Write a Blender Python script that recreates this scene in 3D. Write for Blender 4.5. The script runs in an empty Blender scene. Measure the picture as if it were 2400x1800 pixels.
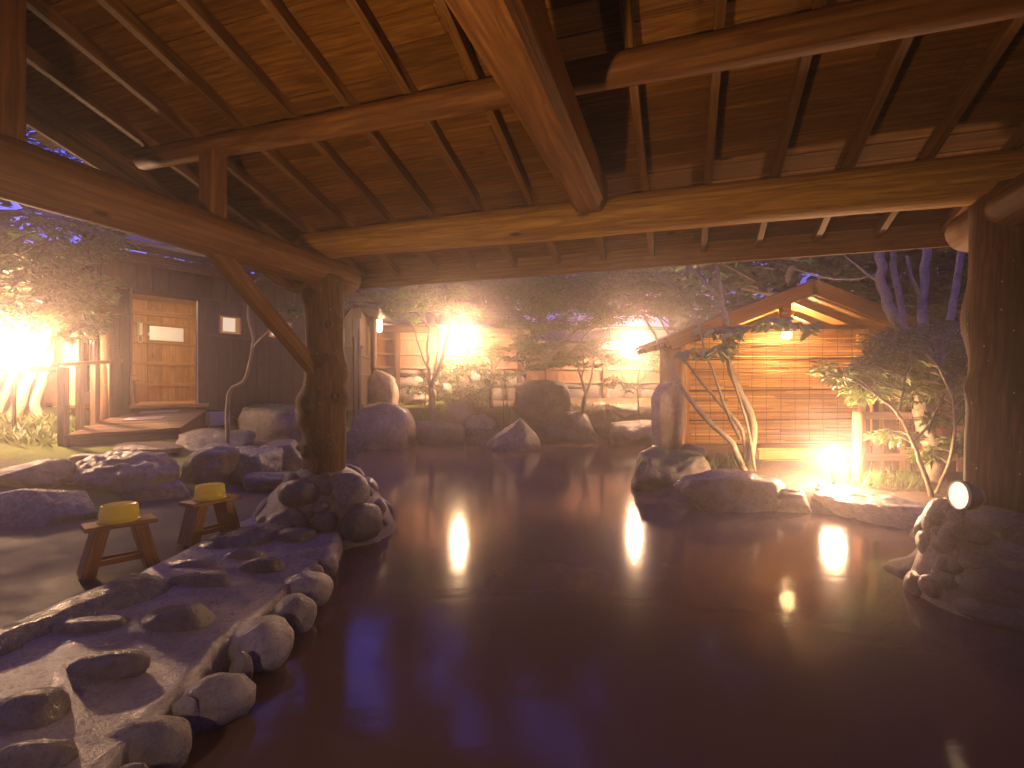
import bpy, bmesh, math, random
import numpy as np
from mathutils import Vector, Matrix, noise

# ------------------------------------------------------------------ scene, camera, sky, exposure
S = bpy.context.scene
COL = S.collection
CH = 1.35                                    # camera height above the water (water is z = 0)
cam_d = bpy.data.cameras.new('camera')
cam = bpy.data.objects.new('camera', cam_d); COL.objects.link(cam)
cam.location = (0, 0, CH); cam.rotation_euler = (math.pi / 2, 0, 0)
cam_d.sensor_width = 36; cam_d.lens = 18.0; cam_d.shift_y = 10 / 2400
cam_d.clip_start = 0.05; cam_d.clip_end = 900
S.camera = cam

world = bpy.data.worlds.new('World'); S.world = world; world.use_nodes = True
wn = world.node_tree
bg = wn.nodes['Background']
sky = wn.nodes.new('ShaderNodeTexSky'); sky.sky_type = 'NISHITA'; sky.sun_disc = False
sky.sun_elevation = math.radians(-1.0); sky.sun_rotation = math.radians(-20)
wb = wn.nodes.new('ShaderNodeMix'); wb.data_type = 'RGBA'; wb.blend_type = 'MULTIPLY'; wb.inputs[0].default_value = 1
wb.inputs[7].default_value = (0.21, 0.22, 1.40, 1)      # the camera is balanced for the lamps: dusk turns blue violet
wn.links.new(sky.outputs[0], wb.inputs[6]); wn.links.new(wb.outputs[2], bg.inputs[0])
bg.inputs[1].default_value = 3.5

S.view_settings.view_transform = 'Standard'
try: S.view_settings.look = 'None'
except Exception: pass
S.view_settings.exposure = 0.65; S.view_settings.gamma = 1.0
S.render.engine = 'CYCLES'
cy = S.cycles
cy.use_denoising = True
try: cy.denoiser = 'OPENIMAGEDENOISE'
except Exception: pass
cy.max_bounces = 7; cy.diffuse_bounces = 2; cy.glossy_bounces = 3; cy.transmission_bounces = 4
cy.transparent_max_bounces = 8; cy.volume_bounces = 0
cy.caustics_reflective = False; cy.caustics_refractive = False
cy.sample_clamp_indirect = 4.0; cy.blur_glossy = 0.5
cy.use_light_tree = True

LAMP = (1.0, 0.59, 0.32)                     # warm lamps
rng = random.Random(7)
nprng = np.random.default_rng(7)

# ------------------------------------------------------------------ picture <-> place
F = 1200.0
def W(px, py, Y):                            # point seen at that pixel, Y metres in front of the camera
    return Vector(((px - 1200) / F * Y, Y, CH - (py - 910) / F * Y))
def G(px, py, Z=0.0):                        # point seen at that pixel, at height Z
    Y = (CH - Z) * F / (py - 910)
    return Vector(((px - 1200) / F * Y, Y, Z))

# ------------------------------------------------------------------ mesh helpers
class MB:
    def __init__(s): s.v = []; s.f = []
    def add(s, vs, fs):
        o = len(s.v); s.v += [tuple(p) for p in vs]; s.f += [tuple(i + o for i in f) for f in fs]
        return s
    def box(s, a, b):
        x0, y0, z0 = a; x1, y1, z1 = b
        return s.add([(x0,y0,z0),(x1,y0,z0),(x1,y1,z0),(x0,y1,z0),(x0,y0,z1),(x1,y0,z1),(x1,y1,z1),(x0,y1,z1)],
                     [(0,3,2,1),(4,5,6,7),(0,1,5,4),(1,2,6,5),(2,3,7,6),(3,0,4,7)])
    def bbox(s, a, b, c=0.006):              # box with bevelled long (x) edges
        x0, y0, z0 = a; x1, y1, z1 = b
        sec = [(y0+c,z0),(y1-c,z0),(y1,z0+c),(y1,z1-c),(y1-c,z1),(y0+c,z1),(y0,z1-c),(y0,z0+c)]
        vs = [(x0,)+p for p in sec] + [(x1,)+p for p in sec]
        n = 8
        fs = [(i, (i+1) % n, n+(i+1) % n, n+i) for i in range(n)] + [tuple(range(n))[::-1], tuple(range(n, 2*n))]
        return s.add(vs, fs)
    def tube(s, pts, rad, n=8, cap=True):
        pts = [Vector(p) for p in pts]; m = len(pts)
        if not hasattr(rad, '__len__'): rad = [rad] * m
        vs = []; up = None
        for i in range(m):
            t = (pts[min(i+1, m-1)] - pts[max(i-1, 0)])
            t = t.normalized() if t.length > 1e-9 else Vector((0, 0, 1))
            if up is None:
                up = Vector((0, 0, 1)) if abs(t.z) < 0.9 else Vector((1, 0, 0))
            a = t.cross(up).normalized(); b = a.cross(t).normalized(); up = b
            for k in range(n):
                w = 2 * math.pi * k / n
                vs.append(pts[i] + (a * math.cos(w) + b * math.sin(w)) * rad[i])
        fs = [(i*n+k, i*n+(k+1) % n, (i+1)*n+(k+1) % n, (i+1)*n+k) for i in range(m-1) for k in range(n)]
        if cap: fs += [tuple(range(n))[::-1], tuple(range((m-1)*n, m*n))]
        return s.add(vs, fs)
    def lathe(s, prof, n=24, c=(0, 0, 0), cap=False):
        vs = [(c[0]+r*math.cos(2*math.pi*k/n), c[1]+r*math.sin(2*math.pi*k/n), c[2]+z) for r, z in prof for k in range(n)]
        m = len(prof)
        fs = [(i*n+k, i*n+(k+1) % n, (i+1)*n+(k+1) % n, (i+1)*n+k) for i in range(m-1) for k in range(n)]
        if cap: fs += [tuple(range(n))[::-1], tuple(range((m-1)*n, m*n))]
        return s.add(vs, fs)
    def mesh(s, name, smooth=False):
        me = bpy.data.meshes.new(name); me.from_pydata(s.v, [], s.f); me.update()
        if smooth: me.shade_smooth()
        return me

def link(name, me, mat=None, parent=None, M=None, kind=None):
    o = bpy.data.objects.new(name, me); COL.objects.link(o)
    if mat is not None and me is not None and not me.materials: me.materials.append(mat)
    if parent is not None: o.parent = parent          # thing empties carry no rotation or scale: see thing()
    if M is not None:
        o.matrix_local = (Matrix.Translation(-Vector(parent['org'])) @ M) if parent is not None and 'org' in parent else M
    elif parent is not None and 'org' in parent:
        o.matrix_local = Matrix.Translation(-Vector(parent['org']))
    if kind: o['kind'] = kind
    return o
def tag(o, label, cat=None, group=None, kind=None):
    o['label'] = label
    if cat: o['category'] = cat
    if group: o['group'] = group
    if kind: o['kind'] = kind
    return o
def thing(name, label, cat, org=(0, 0, 0), group=None):   # Empty at the thing's base, parts are its children
    o = bpy.data.objects.new(name, None); COL.objects.link(o); o.location = org; o.empty_display_size = 0.1
    o['org'] = tuple(org)
    return tag(o, label, cat, group)
def frame(o, x, z=(0, 0, 1)):                             # matrix with local x along x, local z near z
    x = Vector(x).normalized(); z = Vector(z); y = z.cross(x).normalized(); z = x.cross(y)
    M = Matrix((x, y, z)).transposed().to_4x4(); M.translation = Vector(o); return M

# ------------------------------------------------------------------ materials
def nmat(name):
    m = bpy.data.materials.new(name); m.use_nodes = True
    nt = m.node_tree; b = nt.nodes['Principled BSDF']
    return m, nt, b
def N(nt, t, **kw):
    n = nt.nodes.new(t)
    for k, v in kw.items():
        if isinstance(k, str) and hasattr(n, k): setattr(n, k, v)
    return n
def ramp(nt, src, stops):
    r = N(nt, 'ShaderNodeValToRGB'); el = r.color_ramp.elements
    while len(el) < len(stops): el.new(0.5)
    for e, (p, c) in zip(el, stops): e.position = p; e.color = (*c, 1) if len(c) == 3 else c
    nt.links.new(src, r.inputs[0]); return r.outputs[0]
def mix(nt, a, b, f, mode='MIX'):
    m = N(nt, 'ShaderNodeMix', data_type='RGBA', blend_type=mode)
    for i, v in ((6, a), (7, b)):
        if isinstance(v, tuple): m.inputs[i].default_value = (*v, 1)
        else: nt.links.new(v, m.inputs[i])
    if isinstance(f, float): m.inputs[0].default_value = f
    else: nt.links.new(f, m.inputs[0])
    return m.outputs[2]
def noise_t(nt, vec, scale, detail=4, rough=0.55, dist=0.0):
    n = N(nt, 'ShaderNodeTexNoise'); n.inputs['Scale'].default_value = scale
    n.inputs['Detail'].default_value = detail; n.inputs['Roughness'].default_value = rough; n.inputs['Distortion'].default_value = dist
    if vec is not None: nt.links.new(vec, n.inputs['Vector'])
    return n.outputs[0]
def mapping(nt, vec, sc=(1, 1, 1)):
    m = N(nt, 'ShaderNodeMapping'); m.inputs['Scale'].default_value = sc; nt.links.new(vec, m.inputs[0]); return m.outputs[0]
def objvec(nt, rnd=True):                                  # object coordinates shifted by the object's own random number
    tc = N(nt, 'ShaderNodeTexCoord')
    if not rnd: return tc.outputs['Object'], None
    oi = N(nt, 'ShaderNodeObjectInfo')
    ml = N(nt, 'ShaderNodeMath', operation='MULTIPLY'); ml.inputs[1].default_value = 57.0
    nt.links.new(oi.outputs['Random'], ml.inputs[0])
    ad = N(nt, 'ShaderNodeVectorMath', operation='ADD')
    nt.links.new(tc.outputs['Object'], ad.inputs[0]); nt.links.new(ml.outputs[0], ad.inputs[1])
    return ad.outputs[0], oi.outputs['Random']
def bump(nt, b, h, strength, dist=0.01):
    n = N(nt, 'ShaderNodeBump'); n.inputs['Strength'].default_value = strength; n.inputs['Distance'].default_value = dist
    nt.links.new(h, n.inputs['Height']); nt.links.new(n.outputs[0], b.inputs['Normal'])

def wood(name, c0, c1, c2, ax=0, scale=1.0, rough=0.6, bmp=0.35, var=0.35, specks=False):
    m, nt, b = nmat(name)
    v, r = objvec(nt)
    long = [9.0 * scale] * 3; long[ax] = 0.8 * scale
    g1 = noise_t(nt, mapping(nt, v, tuple(long)), 2.0, 5, 0.6, 1.6)
    fin = [70.0 * scale] * 3; fin[ax] = 2.0 * scale
    g2 = noise_t(nt, mapping(nt, v, tuple(fin)), 1.5, 3, 0.6, 0.4)
    wv = N(nt, 'ShaderNodeTexWave', wave_type='RINGS'); wv.inputs['Scale'].default_value = 3.0
    wv.inputs['Distortion'].default_value = 5.0; wv.inputs['Detail'].default_value = 2.0; wv.inputs['Detail Scale'].default_value = 1.2
    rl = [3.2 * scale] * 3; rl[ax] = 0.55 * scale
    nt.links.new(mapping(nt, v, tuple(rl)), wv.inputs['Vector'])
    c = ramp(nt, g1, [(0.30, c0), (0.52, c1), (0.72, c2)])
    c = mix(nt, c, c0, ramp(nt, wv.outputs['Fac'], [(0.55, (0, 0, 0)), (0.95, (0.55, 0.55, 0.55))]))
    c = mix(nt, c, tuple(x * 0.55 for x in c0), ramp(nt, g2, [(0.50, (0, 0, 0)), (0.74, (0.75, 0.75, 0.75))]))
    kn = N(nt, 'ShaderNodeTexVoronoi'); kn.inputs['Scale'].default_value = 1.0
    kv = [3.4] * 3; kv[ax] = 1.1
    nt.links.new(mapping(nt, v, tuple(kv)), kn.inputs['Vector'])
    c = mix(nt, tuple(x * 0.32 for x in c0), c, ramp(nt, kn.outputs['Distance'], [(0.035, (0, 0, 0)), (0.075, (1, 1, 1))]))
    hs = N(nt, 'ShaderNodeHueSaturation')
    mr = N(nt, 'ShaderNodeMapRange'); mr.inputs[3].default_value = 1 - var; mr.inputs[4].default_value = 1 + var
    nt.links.new(r, mr.inputs[0]); nt.links.new(mr.outputs[0], hs.inputs['Value']); nt.links.new(c, hs.inputs['Color'])
    c = hs.outputs[0]
    if specks:                                              # little white flecks on the old trunks
        vo = N(nt, 'ShaderNodeTexVoronoi'); vo.inputs['Scale'].default_value = 26.0; nt.links.new(v, vo.inputs['Vector'])
        sp = N(nt, 'ShaderNodeSeparateColor'); nt.links.new(vo.outputs['Color'], sp.inputs[0])
        th = N(nt, 'ShaderNodeMath', operation='GREATER_THAN'); th.inputs[1].default_value = 0.62; nt.links.new(sp.outputs[0], th.inputs[0])
        dt = N(nt, 'ShaderNodeMath', operation='LESS_THAN'); dt.inputs[1].default_value = 0.10; nt.links.new(vo.outputs['Distance'], dt.inputs[0])
        ml_ = N(nt, 'ShaderNodeMath', operation='MULTIPLY'); nt.links.new(th.outputs[0], ml_.inputs[0]); nt.links.new(dt.outputs[0], ml_.inputs[1])
        c = mix(nt, c, (0.75, 0.62, 0.48), ml_.outputs[0])
    nt.links.new(c, b.inputs['Base Color'])
    b.inputs['Roughness'].default_value = rough; b.inputs['Specular IOR Level'].default_value = 0.22
    bump(nt, b, g2, bmp, 0.004)
    return m

def stone(name, c0, c1, c2, rough=0.5, moss=0.0, scale=1.0, bmp=0.6, spec=0.5):
    m, nt, b = nmat(name)
    v, r = objvec(nt)
    n1 = noise_t(nt, v, 2.2 * scale, 6, 0.62, 0.5)
    n2 = noise_t(nt, v, 14.0 * scale, 6, 0.7)
    n3 = noise_t(nt, v, 60.0 * scale, 3, 0.7)
    c = ramp(nt, n1, [(0.30, c0), (0.50, c1), (0.70, c2)])
    c = mix(nt, c, tuple(x * 0.45 for x in c0), ramp(nt, n2, [(0.50, (0, 0, 0)), (0.70, (0.7, 0.7, 0.7))]))
    c = mix(nt, c, c2, ramp(nt, n3, [(0.56, (0, 0, 0)), (0.72, (0.5, 0.5, 0.5))]))
    hs = N(nt, 'ShaderNodeHueSaturation')
    mr = N(nt, 'ShaderNodeMapRange'); mr.inputs[3].default_value = 0.72; mr.inputs[4].default_value = 1.25
    nt.links.new(r, mr.inputs[0]); nt.links.new(mr.outputs[0], hs.inputs['Value']); nt.links.new(c, hs.inputs['Color'])
    c = hs.outputs[0]
    if moss > 0:                                            # moss grows on the upper faces
        ge = N(nt, 'ShaderNodeNewGeometry'); sx = N(nt, 'ShaderNodeSeparateXYZ'); nt.links.new(ge.outputs['Normal'], sx.inputs[0])
        ad = N(nt, 'ShaderNodeMath', operation='ADD'); nt.links.new(sx.outputs[2], ad.inputs[0])
        sc = N(nt, 'ShaderNodeMath', operation='MULTIPLY'); sc.inputs[1].default_value = 1.6
        nt.links.new(noise_t(nt, v, 4.5, 5, 0.65), sc.inputs[0]); nt.links.new(sc.outputs[0], ad.inputs[1])
        t = 1.75 - moss
        c = mix(nt, c, (0.055, 0.075, 0.018), ramp(nt, N_scale(nt, ad.outputs[0], 0.5), [(t * 0.5, (0, 0, 0)), (t * 0.5 + 0.09, (0.9, 0.9, 0.9))]))
    nt.links.new(c, b.inputs['Base Color'])
    b.inputs['Specular IOR Level'].default_value = spec
    rr = ramp(nt, n2, [(0.35, (rough * 0.55,) * 3), (0.65, (min(1, rough * 1.35),) * 3)]); nt.links.new(rr, b.inputs['Roughness'])
    ad2 = N(nt, 'ShaderNodeMath', operation='MULTIPLY_ADD'); ad2.inputs[1].default_value = 0.35
    nt.links.new(n3, ad2.inputs[0]); nt.links.new(n2, ad2.inputs[2])
    bump(nt, b, ad2.outputs[0], bmp, 0.045)
    return m
def N_scale(nt, s, k):
    n = N(nt, 'ShaderNodeMath', operation='MULTIPLY'); n.inputs[1].default_value = k; nt.links.new(s, n.inputs[0]); return n.outputs[0]

def leafmat(name, c0, c1, rough=0.45, trans=0.35):
    m, nt, b = nmat(name)
    ge = N(nt, 'ShaderNodeNewGeometry')
    c = ramp(nt, ge.outputs['Random Per Island'], [(0.0, c0), (0.6, c1), (1.0, tuple(min(0.95, x * 1.35) for x in c1))])
    nt.links.new(c, b.inputs['Base Color']); b.inputs['Roughness'].default_value = rough
    tr = N(nt, 'ShaderNodeBsdfTranslucent'); nt.links.new(c, tr.inputs['Color'])
    ms = N(nt, 'ShaderNodeMixShader'); ms.inputs[0].default_value = trans
    nt.links.new(b.outputs[0], ms.inputs[1]); nt.links.new(tr.outputs[0], ms.inputs[2])
    nt.links.new(ms.outputs[0], nt.nodes['Material Output'].inputs['Surface'])
    return m
def plain(name, c, rough=0.5, metal=0.0, var=0.15, nscale=20, bmp=0.1, spec=0.5):
    m, nt, b = nmat(name)
    v, r = objvec(nt)
    n = noise_t(nt, v, nscale, 5, 0.6)
    nt.links.new(ramp(nt, n, [(0.3, tuple(x * (1 - var) for x in c)), (0.7, tuple(min(1, x * (1 + var)) for x in c))]), b.inputs['Base Color'])
    b.inputs['Roughness'].default_value = rough; b.inputs['Metallic'].default_value = metal; b.inputs['Specular IOR Level'].default_value = spec
    if bmp: bump(nt, b, n, bmp, 0.01)
    return m
def emit(name, c, s):
    m = bpy.data.materials.new(name); m.use_nodes = True; nt = m.node_tree
    nt.nodes.remove(nt.nodes['Principled BSDF'])
    e = N(nt, 'ShaderNodeEmission'); e.inputs[0].default_value = (*c, 1); e.inputs[1].default_value = s
    nt.links.new(e.outputs[0], nt.nodes['Material Output'].inputs['Surface']); return m

M_BOARD = wood('roof_board_wood', (0.10, 0.036, 0.005), (0.185, 0.075, 0.011), (0.27, 0.12, 0.020), 0, 1.0, 0.85, 0.3, 0.28)
M_RAFT = wood('rafter_wood', (0.12, 0.05, 0.013), (0.19, 0.085, 0.022), (0.25, 0.12, 0.035), 0, 1.0, 0.6, 0.3, 0.2)
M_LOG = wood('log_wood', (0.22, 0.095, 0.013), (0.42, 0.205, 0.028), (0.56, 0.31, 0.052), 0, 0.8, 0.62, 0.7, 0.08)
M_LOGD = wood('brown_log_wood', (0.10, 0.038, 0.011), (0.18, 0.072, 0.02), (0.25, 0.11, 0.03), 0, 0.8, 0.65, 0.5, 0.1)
M_TIE = wood('tie_beam_wood', (0.11, 0.043, 0.013), (0.19, 0.08, 0.022), (0.26, 0.12, 0.034), 0, 0.7, 0.35, 0.35, 0.05)
M_POST = wood('post_wood', (0.045, 0.018, 0.007), (0.105, 0.045, 0.016), (0.18, 0.085, 0.03), 2, 0.9, 0.75, 1.0, 0.05, specks=True)
M_ROOF = plain('roofing_felt', (0.03, 0.028, 0.028), 0.8)
M_PLANKD = wood('dark_plank_wood', (0.035, 0.022, 0.016), (0.065, 0.043, 0.032), (0.10, 0.066, 0.048), 2, 1.0, 0.55, 0.4, 0.22)
M_PLANKH = wood('dark_rail_wood', (0.05, 0.03, 0.02), (0.09, 0.056, 0.038), (0.12, 0.075, 0.05), 0, 1.0, 0.55, 0.4, 0.15)
M_ROOM = wood('room_plank_wood', (0.34, 0.17, 0.05), (0.47, 0.25, 0.085), (0.56, 0.33, 0.12), 2, 0.8, 0.5, 0.2, 0.12)
M_ROOMH = wood('room_batten_wood', (0.34, 0.17, 0.05), (0.47, 0.25, 0.085), (0.56, 0.33, 0.12), 0, 0.8, 0.5, 0.2, 0.1)
M_DECK = wood('deck_wood', (0.12, 0.075, 0.055), (0.20, 0.125, 0.09), (0.28, 0.18, 0.13), 0, 0.9, 0.4, 0.5, 0.15)
M_RAIL = wood('rail_wood', (0.20, 0.12, 0.07), (0.30, 0.19, 0.12), (0.38, 0.25, 0.16), 2, 1.0, 0.6, 0.4, 0.12)
M_FENCE = wood('fence_board_wood', (0.17, 0.085, 0.05), (0.26, 0.14, 0.085), (0.33, 0.19, 0.12), 2, 1.0, 0.65, 0.3, 0.12)
M_FENCEP = wood('fence_post_wood', (0.08, 0.043, 0.026), (0.13, 0.072, 0.044), (0.18, 0.105, 0.065), 2, 1.0, 0.6, 0.4, 0.15)
M_FENCER = wood('fence_rail_wood', (0.24, 0.14, 0.09), (0.34, 0.21, 0.13), (0.42, 0.27, 0.18), 0, 1.0, 0.6, 0.4, 0.12)
M_HUT = wood('hut_wood', (0.11, 0.045, 0.013), (0.18, 0.08, 0.022), (0.25, 0.12, 0.036), 0, 1.0, 0.55, 0.3, 0.15)
M_HUTV = wood('hut_post_wood', (0.24, 0.12, 0.06), (0.36, 0.20, 0.11), (0.46, 0.28, 0.16), 2, 1.0, 0.55, 0.3, 0.1)
M_STOOL = wood('stool_wood', (0.17, 0.075, 0.025), (0.28, 0.13, 0.042), (0.37, 0.19, 0.07), 0, 1.6, 0.3, 0.35, 0.1)
M_BARK = stone('pale_bark', (0.20, 0.15, 0.10), (0.32, 0.25, 0.17), (0.42, 0.35, 0.25), 0.7, 0, 2.0, 0.4)
M_BARKD = stone('dark_bark', (0.06, 0.045, 0.03), (0.11, 0.08, 0.055), (0.17, 0.13, 0.09), 0.75, 0, 2.0, 0.5)
M_BARKM = stone('greenish_bark', (0.13, 0.10, 0.055), (0.22, 0.17, 0.10), (0.30, 0.24, 0.15), 0.7, 0, 2.0, 0.4)
M_ROCK = stone('grey_rock', (0.10, 0.070, 0.053), (0.185, 0.138, 0.108), (0.29, 0.225, 0.18), 0.45, 0.0, 1.0, 0.7)
M_ROCKM = stone('mossy_rock', (0.08, 0.063, 0.05), (0.145, 0.117, 0.095), (0.22, 0.185, 0.155), 0.5, 0.62, 1.0, 0.7)
M_ROCKW = stone('wet_dark_rock', (0.045, 0.045, 0.05), (0.085, 0.08, 0.085), (0.14, 0.13, 0.13), 0.28, 0.0, 1.2, 0.8, 0.7)
M_ROCKP = stone('pale_rock', (0.18, 0.13, 0.10), (0.28, 0.21, 0.165), (0.37, 0.29, 0.235), 0.5, 0.0, 1.0, 0.6)
M_COB = stone('cobble_stone', (0.14, 0.12, 0.11), (0.23, 0.20, 0.185), (0.33, 0.29, 0.27), 0.40, 0.0, 2.4, 0.5)
M_COBD = stone('dark_cobble_stone', (0.085, 0.066, 0.058), (0.14, 0.113, 0.10), (0.20, 0.168, 0.15), 0.38, 0.0, 2.4, 0.5)
M_MORT = stone('mortar', (0.19, 0.15, 0.105), (0.26, 0.21, 0.155), (0.33, 0.275, 0.21), 0.5, 0.0, 3.0, 0.5)
M_MAPLE = leafmat('maple_leaf', (0.07, 0.14, 0.03), (0.15, 0.25, 0.06), 0.5, 0.4)
M_BROAD = leafmat('broad_leaf', (0.05, 0.10, 0.02), (0.12, 0.20, 0.035), 0.32, 0.3)
M_SHRUB = leafmat('shrub_leaf', (0.07, 0.11, 0.032), (0.17, 0.21, 0.07), 0.3, 0.25)
M_CAM = leafmat('camellia_leaf', (0.07, 0.12, 0.04), (0.17, 0.21, 0.085), 0.22, 0.3)
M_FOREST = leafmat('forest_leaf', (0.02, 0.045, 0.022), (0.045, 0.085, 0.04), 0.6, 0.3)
M_GRASS = leafmat('grass_blade', (0.05, 0.075, 0.02), (0.11, 0.15, 0.04), 0.5, 0.3)
M_FERN = leafmat('bamboo_grass', (0.045, 0.07, 0.025), (0.085, 0.12, 0.045), 0.5, 0.3)
M_YEL = leafmat('yellow_plastic', (0.97, 0.88, 0.14), (0.97, 0.88, 0.14), 0.2, 0.62)
M_WHITE = plain('white_plastic', (0.75, 0.72, 0.66), 0.35, 0, 0.04, 8, 0)
M_BLACK = plain('black_metal', (0.02, 0.02, 0.022), 0.4, 0.3)
M_GUTTER = plain('gutter_metal', (0.10, 0.085, 0.10), 0.25, 0.5)
M_ROOFM = plain('sheet_roof_metal', (0.09, 0.085, 0.10), 0.35, 0.4, 0.3, 6)
M_CONC = plain('concrete_block', (0.32, 0.29, 0.27), 0.7)
M_STRING = plain('brown_cord', (0.06, 0.035, 0.02), 0.8)
M_MAT = plain('pink_bath_mat', (0.55, 0.38, 0.33), 0.85, 0, 0.1, 60, 0.4)

# ------------------------------------------------------------------ terrain and pool
POOL = [(-1.32,-2.2),(-1.30,0.5),(-1.30,1.8),(-1.38,2.4),(-1.36,3.0),(-1.36,3.8),(-1.5,4.5),(-1.35,4.9),(-1.75,5.35),(-2.35,6.2),(-2.75,7.4),
        (-3.2,9.4),(-3.25,11.4),(-2.4,12.45),(-1.0,12.75),(0.2,12.8),(1.4,12.85),(2.8,12.8),(3.7,12.3),(3.35,10.6),(2.5,9.0),(1.95,7.9),
        (1.7,7.1),(1.75,6.5),(2.2,5.95),(2.9,5.75),(3.4,5.4),(3.75,4.9),(3.4,4.3),(2.75,3.9),(2.7,3.2),(3.0,2.5),(3.6,1.8),(3.8,-2.2)]
PA = np.array(POOL); PB = np.roll(PA, -1, axis=0)
def pool_d(x, y):                                          # signed distance to the pool's edge, negative in the water
    p = np.array((x, y)); ab = PB - PA; ap = p - PA
    t = np.clip((ap * ab).sum(1) / (ab * ab).sum(1), 0, 1)
    d = np.sqrt((((PA + ab * t[:, None]) - p) ** 2).sum(1)).min()
    c = ((PA[:, 1] > y) != (PB[:, 1] > y)) & (x < (PB[:, 0] - PA[:, 0]) * (y - PA[:, 1]) / (PB[:, 1] - PA[:, 1] + 1e-12) + PA[:, 0])
    return -d if c.sum() % 2 else d
def sm(a, b, x):
    t = min(1, max(0, (x - a) / (b - a))); return t * t * (3 - 2 * t)
def land(x, y):
    if x < -1.2 and y < 11.2:                              # left bank: flat by the washing floor, then rising to the cottage
        d = (x + 4.3) * -0.868 + (y - 4.3) * 0.498
        h = 0.08 + max(0, min(d, 5.5)) * 0.165
        return h * sm(-1.0, -1.5, x) + 0.08 * (1 - sm(-1.0, -1.5, x))
    if y > 9 and x < 4.5:                                  # far garden
        return 0.2 + 0.68 * sm(11.6, 13.0, y) + 0.2 * sm(13, 16, y)
    return 0.16 + 0.25 * sm(5.5, 9.5, y) + 0.7 * sm(11, 14, y)
def T(x, y):
    d = pool_d(x, y)
    n = noise.noise(Vector((x * 0.9, y * 0.9, 3.1))) * 0.05 + noise.noise(Vector((x * 3.1, y * 3.1, 1.1))) * 0.018
    if d < 0: return max(-0.7, d * 1.2 - 0.03) + n * 0.3
    h = land(x, y)
    return h * sm(0.0, 0.35, d) + n * sm(0.1, 0.7, d) + 0.01
def hit(px, py, y0=1.2, y1=40.0):                          # where the ray through that pixel meets the land
    Y = y0
    while Y < y1:
        p = W(px, py, Y)
        if p.z <= max(0.0, T(p.x, p.y)): return p
        Y += 0.03
    return W(px, py, y1)

xs = np.concatenate([-np.geomspace(260, 12.5, 16), np.arange(-12, -6, 0.3), np.arange(-6, 7, 0.14), np.arange(7, 12, 0.3), np.geomspace(12.5, 260, 16)])
ys = np.concatenate([-np.geomspace(120, 3.3, 10), np.arange(-3, 16, 0.14), np.geomspace(16.3, 420, 24)])
vs = []; nx, ny = len(xs), len(ys)
for y in ys:
    for x in xs:
        far = 0.0
        z = T(x, y) if (abs(x) < 14 and -4 < y < 17) else land(max(-14, min(14, x)), max(-3, min(16, y))) + 0.02
        if y > 18: z += min(6.0, (y - 18) * 0.05)
        vs.append((x, y, z))
fs = [(j*nx+i, j*nx+i+1, (j+1)*nx+i+1, (j+1)*nx+i) for j in range(ny-1) for i in range(nx-1)]
def ground_mat():
    m, nt, b = nmat('mossy_soil')
    tc = N(nt, 'ShaderNodeTexCoord'); v = tc.outputs['Object']
    n1 = noise_t(nt, v, 0.9, 6, 0.6); n2 = noise_t(nt, v, 9, 5, 0.65); n3 = noise_t(nt, v, 55, 3, 0.7)
    soil = ramp(nt, n2, [(0.3, (0.045, 0.03, 0.02)), (0.7, (0.13, 0.09, 0.06))])
    mossc = ramp(nt, n3, [(0.3, (0.05, 0.085, 0.012)), (0.7, (0.17, 0.21, 0.03))])
    soil = mix(nt, soil, (0.16, 0.075, 0.035), ramp(nt, n3, [(0.5, (0, 0, 0)), (0.7, (0.6, 0.6, 0.6))]))      # fallen needles
    sx = N(nt, 'ShaderNodeSeparateXYZ'); nt.links.new(v, sx.inputs[0])
    mk = N(nt, 'ShaderNodeMapRange'); mk.inputs[1].default_value = 1.5; mk.inputs[2].default_value = -1.5; nt.links.new(sx.outputs[0], mk.inputs[0])
    mk2 = N(nt, 'ShaderNodeMapRange'); mk2.inputs[1].default_value = 11.0; mk2.inputs[2].default_value = 12.5; mk2.inputs[4].default_value = 0.72; nt.links.new(sx.outputs[1], mk2.inputs[0])
    mx_ = N(nt, 'ShaderNodeMath', operation='MAXIMUM'); nt.links.new(mk.outputs[0], mx_.inputs[0]); nt.links.new(mk2.outputs[0], mx_.inputs[1])
    mm_ = N(nt, 'ShaderNodeMath', operation='MULTIPLY'); nt.links.new(mx_.outputs[0], mm_.inputs[0]); nt.links.new(n1, mm_.inputs[1])
    c = mix(nt, soil, mossc, ramp(nt, mm_.outputs[0], [(0.38, (0, 0, 0)), (0.50, (1, 1, 1))]))
    nt.links.new(c, b.inputs['Base Color']); b.inputs['Roughness'].default_value = 0.9
    ad = N(nt, 'ShaderNodeMath', operation='MULTIPLY_ADD'); ad.inputs[1].default_value = 0.4
    nt.links.new(n3, ad.inputs[0]); nt.links.new(n2, ad.inputs[2]); bump(nt, b, ad.outputs[0], 0.9, 0.04)
    return m
g = MB(); g.v = vs; g.f = fs
o = link('ground', g.mesh('ground', True), ground_mat(), kind='structure')
o['label'] = 'mossy soil of the garden banks around and below the pool'

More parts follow.
